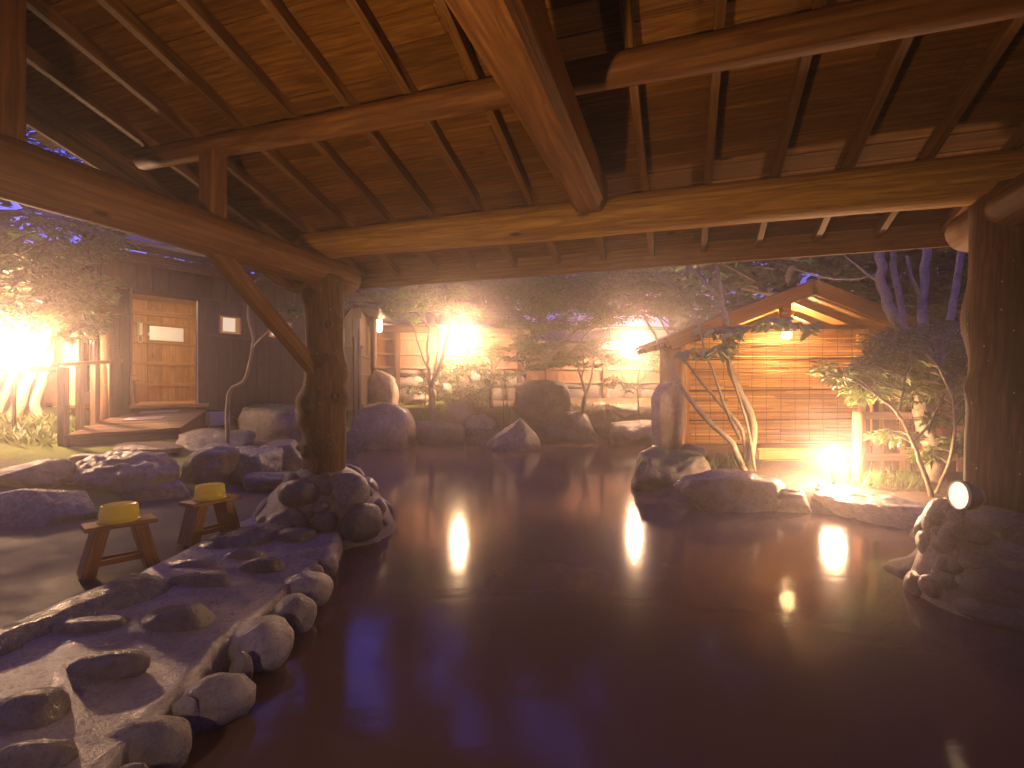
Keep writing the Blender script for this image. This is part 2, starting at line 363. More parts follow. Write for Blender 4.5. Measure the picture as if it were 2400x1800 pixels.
# water
def water_mat():
    m, nt, b = nmat('milky_water')
    tc = N(nt, 'ShaderNodeTexCoord'); v = tc.outputs['Object']
    n1 = noise_t(nt, mapping(nt, v, (1.0, 2.2, 1)), 3.2, 3, 0.5, 0.4)
    n2 = noise_t(nt, mapping(nt, v, (1.0, 2.5, 1)), 26, 3, 0.6, 0.2)
    b.inputs['Base Color'].default_value = (0.15, 0.098, 0.078, 1)
    b.inputs['Roughness'].default_value = 0.105; b.inputs['IOR'].default_value = 1.33
    ad = N(nt, 'ShaderNodeMath', operation='MULTIPLY_ADD'); ad.inputs[1].default_value = 0.16
    nt.links.new(n2, ad.inputs[0]); nt.links.new(n1, ad.inputs[2]); bump(nt, b, ad.outputs[0], 0.07, 0.02)
    tr = N(nt, 'ShaderNodeBsdfTransparent'); tr.inputs[0].default_value = (0.8, 0.6, 0.45, 1)
    ms = N(nt, 'ShaderNodeMixShader'); ms.inputs[0].default_value = 0.22
    nt.links.new(b.outputs[0], ms.inputs[1]); nt.links.new(tr.outputs[0], ms.inputs[2])
    nt.links.new(ms.outputs[0], nt.nodes['Material Output'].inputs['Surface'])
    return m
M_WATER = water_mat()
w = MB().add([(-3.9, -2.6, 0), (4.3, -2.6, 0), (4.3, 13.0, 0), (-3.9, 13.0, 0)], [(0, 1, 2, 3)])
o = link('water', w.mesh('water'), M_WATER, kind='structure')
o['label'] = 'still milky hot spring water filling the stone pool'

# wet washing floor behind the rim, left
def wet_mat():
    m, nt, b = nmat('wet_floor')
    tc = N(nt, 'ShaderNodeTexCoord'); v = tc.outputs['Object']
    n1 = noise_t(nt, v, 1.3, 5, 0.6); n2 = noise_t(nt, v, 18, 5, 0.65)
    nt.links.new(mix(nt, ramp(nt, n1, [(0.35, (0.04, 0.030, 0.026)), (0.65, (0.075, 0.058, 0.052))]), (0.10, 0.08, 0.07), ramp(nt, n2, [(0.5, (0, 0, 0)), (0.75, (0.6, 0.6, 0.6))])), b.inputs['Base Color'])
    nt.links.new(ramp(nt, n1, [(0.38, (0.55,) * 3), (0.62, (0.8,) * 3)]), b.inputs['Roughness'])
    bump(nt, b, n2, 0.35, 0.01); b.inputs['Specular IOR Level'].default_value = 0.15; return m
M_WET = wet_mat()
fl = MB(); gx = np.arange(-6.2, -1.55, 0.2); gy = np.arange(-1.5, 7.9, 0.2)
fv = [(x, y, 0.13 + 0.012 * noise.noise(Vector((x, y, 0)))) for y in gy for x in gx]
ff = []
for j in range(len(gy) - 1):
    for i in range(len(gx) - 1):
        cx, cyy = gx[i] + 0.1, gy[j] + 0.1
        if pool_d(cx, cyy) > 0.12 and (cx + 4.3) * -0.868 + (cyy - 4.3) * 0.498 < 0.35:
            n_ = len(gx); ff.append((j*n_+i, j*n_+i+1, (j+1)*n_+i+1, (j+1)*n_+i))
fl.v = fv; fl.f = ff
o = link('washing_floor', fl.mesh('washing_floor', True), M_WET, kind='structure')
o['label'] = 'wet trowelled washing floor between the pool rim and the garden rocks'

# ------------------------------------------------------------------ rocks
def rock_mesh(name, size, seed, sub=4, rough=0.22, cuts=5, box=0.35, taper=0.0, lean=0.0, fine=0.05):
    bm = bmesh.new(); bmesh.ops.create_icosphere(bm, subdivisions=sub, radius=1.0)
    r = random.Random(seed); off = Vector((r.uniform(-50, 50), r.uniform(-50, 50), r.uniform(-50, 50)))
    planes = []
    for _ in range(cuts):
        n = Vector((r.gauss(0, 1), r.gauss(0, 1), r.gauss(0, 0.8))).normalized(); planes.append((n, r.uniform(0.55, 0.88)))
    sx, sy, sz = size
    for v in bm.verts:
        p = v.co.copy()
        m_ = max(abs(p.x), abs(p.y), abs(p.z)); p = p.lerp(p / m_ * 0.92, box)
        p *= 1 + rough * noise.noise(p * 1.1 + off) + rough * 0.45 * noise.noise(p * 2.7 + off)
        for n, c in planes:
            d = p.dot(n) - c
            if d > 0: p -= n * d * 0.9
        p += p.normalized() * (fine * noise.noise(p * 5.5 + off) + fine * 0.5 * noise.noise(p * 12 + off))
        if taper: k = 1 - taper * (p.z * 0.5 + 0.5); p.x *= k; p.y *= k
        p.x += lean * p.z
        v.co = Vector((p.x * sx, p.y * sy, p.z * sz))
    me = bpy.data.meshes.new(name); bm.to_mesh(me); bm.free(); me.shade_smooth()
    return me
def rock(px0, px1, pt, pb, label, mat=None, Y=None, depth=0.9, seed=0, name='garden_rock', group=None, rz=0.0, base=None, sink=0.25, **kw):
    kw.setdefault('sub', 5 if pb > 1100 else 4); kw.setdefault('fine', 0.032)
    cx = (px0 + px1) / 2
    p = hit(cx, pb) if Y is None else W(cx, pb, Y)
    if base is not None: p = G(cx, pb, base)
    wd = (px1 - px0) / F * p.y / 2; hg = (pb - pt) / F * p.y
    dp = wd * depth
    yc = p.y + dp * 0.75
    k = yc / p.y; wd *= k * 1.04; hg *= 1.0 + 0.75 * dp / p.y
    hh = hg * (1 + sink) / 2
    me = rock_mesh(name, (wd, dp, hh * 1.06), seed, **kw)
    zs = [v.co.z for v in me.vertices]; xs_ = [v.co.x for v in me.vertices]
    f_ = 2 * wd / (max(xs_) - min(xs_)); fz = 2 * hh / (max(zs) - min(zs))
    for v in me.vertices: v.co.x *= f_; v.co.z *= fz
    mid = (max(zs) + min(zs)) / 2 * fz
    top = CH - (pt - 910) / F * (p.y + dp * 0.55)
    o = link(name, me, mat or M_ROCK)
    o.location = ((cx - 1200) / F * yc, yc, top - hh - mid); o.rotation_euler.z = rz
    tag(o, label, 'rock', group)
    return o
GB = 'rocks of the left garden bank'
rock(-20,148,1076,1150,'brown rounded boulder on the moss beside the picture\'s left edge','' or M_ROCK,seed=11,group=GB,depth=0.8)
rock(192,426,1055,1166,'big rough boulder between the mossy slope and the washing floor',M_ROCK,seed=12,group=GB,depth=0.7,rough=0.28,fine=0.09)
rock(305,452,1130,1182,'low flat wet rock just behind the tub on the farther stool',M_ROCK,seed=13,group=GB,depth=0.8)
rock(-40,212,1148,1246,'dark broad boulder bordering the washing floor, lowest of the bank',M_ROCKW,seed=14,group=GB,depth=0.6)
rock(428,560,1040,1142,'upright wedge shaped rock leaning on a smooth bluish boulder',M_ROCK,seed=15,group=GB,depth=0.8,lean=0.25)
rock(490,652,1048,1132,'smooth bluish wet boulder next to the tree trunk post',M_ROCKW,seed=16,group=GB,depth=0.9,cuts=3)
rock(418,585,1004,1062,'sloping flat boulder below the ramp\'s right corner',M_ROCK,seed=17,group=GB,depth=0.9)
rock(568,722,945,1040,'large round boulder under the cottage wall left of the post',M_ROCKM,seed=18,group=GB,depth=0.8)
rock(592,716,1034,1096,'brown boulder directly left of the post, half way up the bank',M_ROCK,seed=19,group=GB,depth=0.8)
rock(560,712,1106,1158,'low pale rock at the far edge of the washing floor by the post',M_ROCK,seed=20,group=GB,depth=0.7)
rock(156,250,1062,1100,'small flat slab lying in the moss',M_ROCK,seed=21,group=GB,depth=0.8)
rock(248,420,1036,1062,'long thin slab of rock edging the moss below the ramp',M_ROCK,seed=22,group=GB,depth=0.5)
rock(796,852,1008,1072,'small boulder in the water just right of the tree trunk post',M_ROCKW,seed=23,group=GB,base=0.0)
FB = 'boulders along the far pool edge'
rock(823,974,942,1052,'largest rounded lilac boulder at the far left of the pool',M_ROCK,base=0.0,seed=31,group=FB,box=0.55,cuts=3,rough=0.14,depth=0.8)
rock(972,1096,980,1040,'low brown boulder right of the lilac one at the far pool edge',M_ROCK,base=0.0,seed=32,group=FB,box=0.55,depth=0.6)
rock(1044,1124,930,1004,'dark mossy rock behind the low brown boulder, under the bush',M_ROCKM,Y=12.9,seed=33,group=FB,depth=0.7)
rock(1098,1134,924,962,'small striped upright rock in the far garden',M_ROCKP,Y=13.6,seed=34,group=FB,depth=0.6)
rock(1092,1196,998,1040,'dark low ledge of rock left of the rock with the oval plate',M_ROCKW,base=0.0,seed=35,group=FB,depth=0.6,box=0.7)
SIGNROCK = rock(1146,1274,980,1058,'peaked rock standing in the water with a small oval plate',M_ROCK,base=0.0,seed=36,group=FB,taper=0.88,depth=0.7,cuts=1,box=0.1,lean=0.1)
rock(1207,1337,890,1012,'tallest dark boulder standing in the middle of the far garden',M_ROCKM,Y=12.9,seed=37,group=FB,box=0.5,depth=0.7,cuts=6)
rock(1274,1404,978,1037,'dome shaped boulder at the water right of the rock with the plate',M_ROCK,base=0.0,seed=38,group=FB,depth=0.7,cuts=3)
rock(1390,1444,974,1033,'small pale boulder squeezed between two domes at the far edge',M_ROCKP,base=0.0,seed=39,group=FB,depth=0.8)
rock(1422,1584,984,1042,'wide boulder with a bright wet face at the far right of the pool',M_ROCK,base=0.0,seed=40,group=FB,depth=0.7)
rock(1408,1524,946,994,'green mossy boulder behind the wide far right boulder',M_ROCKM,Y=13.0,seed=41,group=FB,depth=0.7)
rock(1518,1604,893,1042,'tall standing slab with mossy foot beside the reed blind',M_ROCKP,Y=7.9,seed=42,group=FB,depth=0.5,box=0.65,cuts=7,rough=0.18,rz=0.5)
rock(1318,1400,962,1030,'rounded boulder half hidden behind the dome boulder at the far edge',M_ROCK,Y=12.75,seed=46,group=FB,depth=0.7)
rock(1085,1160,972,1034,'brown boulder between the low brown one and the rock with the plate',M_ROCK,Y=12.6,seed=47,group=FB,depth=0.7,cuts=3)
rock(1376,1424,942,974,'small white streaked rock at the foot of the maple',M_ROCKP,Y=13.5,seed=43,group=FB)
rock(852,938,866,956,'tall leaning conical stone in front of the fence\'s left end',M_ROCKP,Y=13.4,seed=44,group=FB,taper=0.55,lean=0.1,depth=0.6)
rock(944,1000,917,956,'pale low stone beside the fence post',M_ROCKP,Y=13.6,seed=45,group=FB)
RB = 'boulders of the right bank'
rock(1484,1652,1046,1156,'big mossy boulder at the water below the leaning tree stems',M_ROCKM,base=0.0,seed=51,group=RB,depth=0.8)
rock(1578,1828,1098,1198,'wide grooved boulder in front of the leaning tree stems',M_ROCK,base=0.0,seed=52,group=RB,depth=0.55,cuts=6,box=0.5)
rock(1814,1902,1144,1202,'small round boulder between two long ones in front of the globe lamp',M_ROCK,base=0.0,seed=53,group=RB,depth=0.8)
o = link('garden_rock', rock_mesh('garden_rock', (0.74, 0.36, 0.30), 54, sub=5, box=0.4, cuts=5, fine=0.075), M_ROCK)
o.location = (3.82, 5.40, 0.0); o.rotation_euler = (0.0, 0.05, math.radians(-60)); tag(o, 'long tapering boulder with a bright top right of the globe lamp', 'rock', RB)
rock(2044,2158,1144,1196,'brown half buried stone at the foot of the right tree',M_ROCK,seed=55,group=RB,Y=5.9)
rock(1590,1650,1040,1088,'flat pale rock behind the mossy boulder beside the blind',M_ROCKP,Y=7.6,seed=56,group=RB)
o = link('sunken_rock', rock_mesh('sunken_rock', (0.62, 0.5, 0.30), 61, cuts=3), M_ROCKW)
o.location = (0.33, 3.75, -0.33); tag(o, 'large dark boulder lying under the water in mid pool', 'rock')

# small oval plate on the peaked rock
from mathutils.bvhtree import BVHTree
bt = BVHTree.FromPolygons([v.co + SIGNROCK.location for v in SIGNROCK.data.vertices], [tuple(p.vertices) for p in SIGNROCK.data.polygons])
dr_ = (W(1226, 1020, 10) - Vector((0, 0, CH))).normalized(); ph_ = bt.ray_cast(Vector((0, 0, CH)), dr_)[0] or W(1226, 1020, 11.3)
pl = thing('sign_plate', 'small dark oval plate with two lines of white writing on peaked rock', 'sign', ph_ - dr_ * 0.035)
PM = frame(pl.location, (1, 0, 0), (0, -1, 0.25))
disc = MB().lathe([(0.0, 0.0), (0.085, 0.0), (0.088, 0.006), (0.085, 0.014), (0.0, 0.014)], 28)
me = disc.mesh('plate', True)
for v in me.vertices: v.co.y *= 0.66
link('plate', me, M_BLACK, pl, PM)
ring = MB().tube([(0.078*math.cos(a*0.2244), 0.051*math.sin(a*0.2244), 0.015) for a in range(29)], 0.0025, 5)
link('border', ring.mesh('border'), M_WHITE, pl, PM)
for row, (yy, ws) in enumerate(((0.012, (9, 6, 10, 7, 9, 8)), (-0.02, (8, 9, 5, 10, 8)))):
    tx = MB(); x = -sum(ws) * 0.00115
    for wd_ in ws:
        k = wd_ * 0.0019
        tx.box((x, yy + 0.007, 0.0145), (x + k, yy + 0.0095, 0.0165)); tx.box((x + k*0.35, yy - 0.008, 0.0145), (x + k*0.6, yy + 0.0065, 0.0165))
        tx.box((x, yy - 0.003, 0.0145), (x + k*0.3, yy, 0.0165)); tx.box((x + k*0.65, yy - 0.009, 0.0145), (x + k, yy - 0.006, 0.0165))
        x += k + 0.004
    link('lettering', tx.mesh('lettering'), M_WHITE, pl, PM, kind='stuff')

# ------------------------------------------------------------------ pavilion over the pool
P0 = Vector((-1.80, 4.90, 0)); E1 = Vector((0.949, -0.316, 0)); U2 = Vector((0.316, 0.949, 0)); UP = Vector((0, 0, 1))
def PV(s, d, z): return P0 + E1 * s + U2 * d + UP * z
SL = 0.28                                                  # roof slope
RB0 = 2.87                                                 # underside of rafters above the front log
SR = 5.20                                                  # right post
pav = thing('pavilion', 'timber bath pavilion with log beams and boarded roof over the pool', 'pavilion', PV(0, 0, 0))
def log_mesh(name, L, r0, r1, seed, n=22, seg=30, wob=0.02, knots=(), amp=0.045):
    vs = []; off = seed * 7.3
    for i in range(seg + 1):
        t = i / seg; x = t * L; r = r0 + (r1 - r0) * t
        oy = wob * noise.noise(Vector((x * 0.5, off, 0))); oz = wob * noise.noise(Vector((x * 0.5, off, 9)))
        for k in range(n):
            a = 2 * math.pi * k / n
            rr = r * (1 + amp * noise.noise(Vector((x * 1.3, math.cos(a) * 1.2, math.sin(a) * 1.2 + off))) + 0.02 * noise.noise(Vector((x * 5, math.cos(a) * 3, math.sin(a) * 3 + off))))
            for kx, ka, kr, kh in knots:
                q = ((x - kx) / kr) ** 2 + ((((a - ka + math.pi) % (2 * math.pi)) - math.pi) * r / kr) ** 2
                rr += kh * math.exp(-q * 1.4)
            vs.append((x, oy + rr * math.cos(a), oz + rr * math.sin(a)))
    fs = [(i*n+k, i*n+(k+1) % n, (i+1)*n+(k+1) % n, (i+1)*n+k) for i in range(seg) for k in range(n)]
    b = MB(); b.v = vs; b.f = fs
    c0 = len(b.v); b.v.append((-0.012, 0, 0)); b.v.append((L + 0.012, 0, 0))
    b.f += [(c0, (k+1) % n, k) for k in range(n)] + [(c0+1, seg*n+k, seg*n+(k+1) % n) for k in range(n)]
    return b.mesh(name, True)
# posts (whole tree trunks)
def post(s, d, ztop, r, seed, zb=0.3, knots=()):
    me = log_mesh('post', ztop - zb, r * 1.02, r * 0.84, seed, 48, 90, 0.06, knots, 0.13)
    for v in me.vertices: v.co = Vector((v.co.z, -v.co.y, v.co.x))
    p = PV(s, d, zb); return link('post', me, M_POST, pav, Matrix.Translation(p))
PO_ = post(0.0, 0.0, 2.42, 0.205, 3, 0.25, ((1.37, 0.75, 0.055, 0.05), (1.30, 0.75, 0.12, 0.02), (0.54, 0.55, 0.06, 0.055), (0.98, 4.9, 0.14, 0.075), (0.78, 5.1, 0.10, 0.05), (0.54, 4.75, 0.06, 0.08), (1.95, 5.6, 0.09, 0.05), (1.25, 1.75, 0.16, 0.05), (1.0, 1.5, 0.10, 0.04), (0.30, 0.0, 0.06, 0.035), (1.75, 1.2, 0.07, 0.03), (0.15, 1.6, 0.12, 0.04)))
from mathutils.bvhtree import BVHTree
M_KNOT = wood('knot_wood', (0.025, 0.010, 0.005), (0.05, 0.022, 0.010), (0.09, 0.042, 0.018), 2, 2.0, 0.7, 0.8, 0.1)
def knots(po, org, spots):                                 # sawn branch stubs on the trunk
    bt = BVHTree.FromPolygons([v.co + Vector(org) for v in po.data.vertices], [tuple(p.vertices) for p in po.data.polygons])
    for px, py, r in spots:
        h_, n_, _, _ = bt.ray_cast(Vector((0, 0, CH)), (W(px, py, 5) - Vector((0, 0, CH))).normalized())
        if h_ is None: continue
        n_ = (n_ + Vector((0, 0, 0.15))).normalized()
        m_ = MB().lathe([(r * 1.45, -0.03), (r * 1.2, 0.005), (r * 1.0, 0.03), (r * 0.9, 0.04), (r * 0.55, 0.036), (0.001, 0.03)], 18)
        link('knot', m_.mesh('knot', True), M_KNOT, pav, frame(h_, n_.cross(UP), n_) @ Matrix.Diagonal((1, 1.25, 1, 1)))
knots(PO_, PV(0, 0, 0.25), ((756, 843, 0.05), (748, 1052, 0.055), (722, 690, 0.05), (717, 1058, 0.04), (786, 930, 0.035), (722, 945, 0.06), (770, 760, 0.03)))
post(SR, 0.0, 2.62, 0.235, 5, 0.25, ((1.55, 3.6, 0.22, 0.05), (1.1, 4.6, 0.1, 0.04)))
post(0.0, -4.9, 2.42, 0.2, 8); post(SR, -4.9, 2.62, 0.2, 9)
# left and right side beams, on the posts
def xlog(name, a, b, r0, r1, seed, mat, **kw):
    return link(name, log_mesh(name, (b - a).length, r0, r1, seed, **kw), mat, pav, frame(a, b - a))
xlog('side_beam', PV(-0.02, 0.42, 2.47), PV(0.02, -5.6, 2.47), 0.145, 0.175, 11, M_LOGD, wob=0.03)
xlog('side_beam', PV(SR, 0.42, 2.47), PV(SR, -5.6, 2.47), 0.145, 0.17, 12, M_LOGD)
# front and back logs that carry the rafters
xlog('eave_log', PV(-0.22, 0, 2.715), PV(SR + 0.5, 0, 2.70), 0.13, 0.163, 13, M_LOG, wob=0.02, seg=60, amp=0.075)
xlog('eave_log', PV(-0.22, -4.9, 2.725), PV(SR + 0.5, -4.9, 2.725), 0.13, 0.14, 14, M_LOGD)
DP = 1.2; DR = 2.45
zp = RB0 + SL * DP
xlog('purlin_log', PV(-0.75, -DP, zp - 0.085), PV(SR + 1.2, -DP, zp - 0.10), 0.073, 0.105, 15, M_LOGD)
xlog('purlin_log', PV(-0.75, -(2*DR - DP), zp - 0.085), PV(SR + 1.2, -(2*DR - DP), zp - 0.10), 0.08, 0.09, 16, M_LOGD)
xlog('ridge_log', PV(-0.95, -DR, RB0 + SL*DR - 0.11), PV(SR + 1.2, -DR, RB0 + SL*DR - 0.11), 0.10, 0.10, 17, M_LOGD)
# the squared tie beam in the middle
sec = [(-0.075, -0.15), (0.085, -0.15), (0.125, -0.10), (0.135, 0.08), (0.09, 0.15), (-0.10, 0.15), (-0.15, 0.09), (-0.155, -0.05), (-0.12, -0.12)]
tb = MB(); L = 4.75; n = len(sec); segs = 16
for i in range(segs + 1):
    x = L * i / segs; k = 0.94 + 0.14 * i / segs
    for (y, z) in sec:
        q = 1 + 0.05 * noise.noise(Vector((x * 0.9, y * 5, z * 5)))
        e = 0.03 if i == 0 else 0.0
        tb.v.append((x + (e if z > -0.1 else 0), y * k * q, z * k * q + 0.02 * noise.noise(Vector((x * 0.6, 4, 2)))))
tb.f = [(i*n+k, i*n+(k+1) % n, (i+1)*n+(k+1) % n, (i+1)*n+k) for i in range(segs) for k in range(n)] + [tuple(range(n))[::-1], tuple(range(segs*n, segs*n+n))]
link('tie_beam', tb.mesh('tie_beam'), M_TIE, pav, frame(PV(2.58, -0.08, 2.845), -U2))
# struts standing on the left beam, and the brace
def strut(s, d, z0, z1, wd, name='strut', mat=None):
    b = MB().bbox((0, -wd/2, -wd/2), (z1 - z0, wd/2, wd/2), 0.012)
    return link(name, b.mesh(name), mat or M_LOGD, pav, frame(PV(s, d, z0), UP, U2))
strut(0.0, -DP - 0.02, 2.60, zp - 0.14, 0.135)
strut(0.0, -DR, 2.60, RB0 + SL*DR - 0.16, 0.15)
strut(0.0, -(2*DR-DP), 2.60, zp - 0.14, 0.135)
strut(SR, -DP, 2.60, zp - 0.16, 0.135)
strut(2.58, -DR, 3.0, RB0 + SL*DR - 0.16, 0.15)
a_, b_ = PV(0.0, -0.10, 1.50), PV(0.0, -1.28, 2.42)
br = MB().bbox((0, -0.045, -0.065), ((b_ - a_).length, 0.045, 0.065), 0.01)
link('brace', br.mesh('brace'), M_LOGD, pav, frame(a_, b_ - a_))
# rafters
S0, S1 = -1.22, SR + 1.4
RD = 0.95
slope_v = (U2 - UP * SL).normalized(); nrm = (U2 * SL + UP).normalized()
slope_b = (-U2 - UP * SL).normalized(); nrmb = (-U2 * SL + UP).normalized()
Lr = (DR + RD) * math.sqrt(1 + SL * SL)
rm = MB().bbox((0, -0.026, 0.0), (Lr, 0.026, 0.085), 0.003).mesh('rafter')
s = 1.152 - 0.457 * 5; raf = []
while s < S1:
    zr = RB0 + SL * DR
    link('rafter', rm, M_RAFT, pav, frame(PV(s, -DR, zr), slope_v, nrm))
    link('rafter', rm, M_RAFT, pav, frame(PV(s, -DR, zr), slope_b, nrmb))
    s += 0.457
# roof boards, lapped rows along the eaves
bw = 0.178
bms = [MB().bbox((0, 0, 0), (Lb, bw - 0.004, 0.014), 0.003).mesh('roof_board') for Lb in (1.828, 2.742, 3.2)]
lens = (1.828, 2.742, 3.2)
rows = int(Lr / bw) + 1
for side in (0, 1):
    sv, nv = (slope_v, nrm) if side == 0 else (slope_b, nrmb)
    for i in range(rows):
        base = PV(0, -DR, RB0 + SL * DR) + sv * (Lr - 0.01 - (i + 1) * bw) + nv * (0.086 + rng.uniform(0, 0.003))
        s = S0 - rng.choice((0, 0.914, 0.457)); k = i % 3
        while s < S1:
            k = (k + rng.choice((0, 1, 2))) % 3
            if s + lens[k] > S0:
                o = link('roof_board', bms[k], M_BOARD, pav, frame(base + E1 * s, E1, nv) if side == 0 else frame(base + E1 * (s + lens[k]), -E1, nv))
            s += lens[k] + 0.002
# roofing on top, eave boards and barge boards
for sv, nv, ee in ((slope_v, nrm, E1), (slope_b, nrmb, -E1)):
    top = MB().box((-0.02, 0, 0), (Lr + 0.06, S1 - S0 + 0.06, 0.05))
    o0 = PV(S0 - 0.03 if ee == E1 else S1 + 0.03, -DR, RB0 + SL * DR) + nv * 0.112
    M = Matrix((sv, ee if True else ee, nv)).transposed().to_4x4(); M.translation = o0
    link('roof_cover', top.mesh('roof_cover'), M_ROOF, pav, M)
ze = RB0 - SL * RD
fb = MB().bbox((0, 0, -0.10), (S1 - S0, 0.03, 0.095), 0.004).mesh('eave_board')
link('eave_board', fb, M_RAFT, pav, frame(PV(S0, RD + 0.01, ze - 0.005), E1))
link('eave_board', fb, M_RAFT, pav, frame(PV(S1, -2*DR - RD - 0.01, ze - 0.005), -E1))
bb = MB().bbox((0, -0.018, -0.075), (Lr + 0.03, 0.018, 0.085), 0.004).mesh('barge_board')
for s_ in (S0 - 0.03, S1 + 0.03):
    link('barge_board', bb, M_RAFT, pav, frame(PV(s_, -DR, RB0 + SL * DR), slope_v, nrm))
    link('barge_board', bb, M_RAFT, pav, frame(PV(s_, -DR, RB0 + SL * DR), slope_b, nrmb))

# stone footings of the posts: mortar mound with cobbles
def cobble_meshes(k, seed):
    return [rock_mesh('cobble', (1, 1, 1), seed + i, sub=3, rough=0.14, cuts=1, box=0.05, fine=0.015) for i in range(k)]
COBS = cobble_meshes(6, 300)
def put_cobble(p, nv, a, b, h, rot, mat, parent, name='cobble', me=None):
    o = link(name, (me or rng.choice(COBS)), None, None)
    if not o.data.materials: o.data.materials.append(M_COB)
    o.material_slots[0].link = 'OBJECT'; o.material_slots[0].material = mat
    x = Vector((math.cos(rot), math.sin(rot), 0)); nv = Vector(nv).normalized()
    x = (x - nv * x.dot(nv)).normalized()
    M = frame(p, x, nv) @ Matrix.Diagonal((a, b, h, 1))
    if parent is not None:
        o.parent = parent
        if 'org' in parent: M = Matrix.Translation(-Vector(parent['org'])) @ M
    o.matrix_local = M
    return o
def footing(name, label, s, d, prof, stones, seed, zbot=-0.3):
    c = PV(s, d, 0); f = thing(name, label, 'footing', c)
    b = MB(); nseg = 48
    rs = random.Random(seed)
    zs_ = np.linspace(zbot, prof[-1][1], 16)
    def rad(z, a):
        zz = [q[1] for q in prof]; rr = [q[0] for q in prof]
        r = float(np.interp(z, zz, rr)) - 0.035
        return r * (1 + 0.10 * noise.noise(Vector((math.cos(a) * 1.3 + seed, math.sin(a) * 1.3, z * 2))))
    for z in zs_:
        for k in range(nseg):
            a = 2 * math.pi * k / nseg; r = rad(z, a); b.v.append((r * math.cos(a), r * math.sin(a), z))
    m_ = len(zs_)
    b.f = [(i*nseg+k, i*nseg+(k+1) % nseg, (i+1)*nseg+(k+1) % nseg, (i+1)*nseg+k) for i in range(m_-1) for k in range(nseg)]
    b.v.append((0, 0, prof[-1][1] + 0.01)); b.f += [((m_-1)*nseg+k, (m_-1)*nseg+(k+1) % nseg, len(b.v)-1) for k in range(nseg)]
    link('mortar', b.mesh('mortar', True), M_MORT, f, Matrix.Translation(c))
    used = []
    for (px, py, w_, h_, mt) in stones:                    # cobbles seen in the photograph, set where their pixel meets the mound
        Y = 2.0; found = None
        while Y < c.y + 1.2:
            p = W(px, py, Y); q = p - c; rr = math.hypot(q.x, q.y)
            if zbot < q.z < prof[-1][1] + 0.02 and rr < rad(q.z, math.atan2(q.y, q.x)): found = p; break
            Y += 0.01
        if not found: continue
        q = found - c; a = math.atan2(q.y, q.x)
        dr = (rad(q.z + 0.03, a) - rad(q.z - 0.03, a)) / 0.06
        nv = Vector((math.cos(a), math.sin(a), -dr)).normalized()
        k = found.y / F / 2; put_cobble(found - nv * k * min(w_, h_) * 0.05, nv, k * w_ * 1.12, k * h_ * 1.15, k * min(w_, h_) * 1.2, a + math.pi/2, mt, f)
        used.append((a, q.z))
    tries = 0
    while tries < 90:                                      # the sides away from the camera
        tries += 1
        a = rs.uniform(0, 2 * math.pi); z = rs.uniform(-0.05, prof[-1][1] - 0.05)
        if any(abs(((a - u + math.pi) % (2*math.pi)) - math.pi) * 0.6 + abs(z - v) < 0.24 for u, v in used): continue
        used.append((a, z)); r = rad(z, a); dr = (rad(z + 0.03, a) - rad(z - 0.03, a)) / 0.06
        nv = Vector((math.cos(a), math.sin(a), -dr)); k = rs.uniform(0.08, 0.15)
        put_cobble(c + Vector((r * math.cos(a), r * math.sin(a), z)) - nv.normalized() * 0.03, nv, k * 1.2, k, k * 0.6, a + math.pi/2 + rs.uniform(-0.4, 0.4), rs.choice((M_COB, M_COBD)), f)
    return f
def z7(x, y, w, h, m): return (560 + x / 5.027, 1060 + y / 5.027, w / 5.027, h / 5.027, m)
footing('stone_footing', 'mound of mortared cobbles around the foot of the middle tree trunk post', 0.0, 0.0,
        [(0.80, -0.3), (0.74, 0.0), (0.66, 0.18), (0.52, 0.36), (0.36, 0.52), (0.22, 0.60)],
        [z7(*q) for q in ((690,490,470,290,M_COBD),(1020,285,130,90,M_COBD),(1030,440,150,160,M_COBD),(1310,470,410,430,M_COB),(1590,255,290,200,M_COB),
         (1750,540,250,270,M_COBD),(1920,590,200,300,M_COB),(1640,640,150,190,M_COB),(1880,790,250,180,M_COB),(1430,830,520,400,M_COBD),(1010,830,260,260,M_COBD),
         (970,650,190,150,M_COB),(560,860,480,360,M_COBD),(270,850,160,190,M_COB),(620,320,190,150,M_COB),(1540,480,55,80,M_COBD),(1720,830,95,85,M_COB),(830,740,120,90,M_COBD))], 3)
def z8(x, y, w, h, m): return (1500 + x / 2.37, 1100 + y / 2.37, w / 2.37, h / 2.37, m)
footing('stone_footing', 'wall of mortared cobbles around the foot of the right post', SR, 0.0,
        [(0.60, -0.3), (0.54, 0.0), (0.49, 0.2), (0.44, 0.40), (0.39, 0.58), (0.25, 0.64)],
        [z8(*q) for q in ((1730,370,110,150,M_COB),(1745,215,110,90,M_COB),(1770,270,90,90,M_COB),(1660,340,60,70,M_COB),(1660,420,70,60,M_COB),(1690,525,90,90,M_COB),
         (1770,530,90,100,M_COBD),(1880,520,150,120,M_COBD),(1880,375,150,80,M_COBD),(1960,290,210,90,M_COB),(2060,440,190,120,M_COB),(1700,610,140,90,M_COB),(1830,620,120,80,M_COB),
         (2010,650,300,200,M_COBD),(1850,760,120,70,M_COB),(1630,650,130,110,M_ROCKP),(1960,800,300,110,M_COBD))], 4)

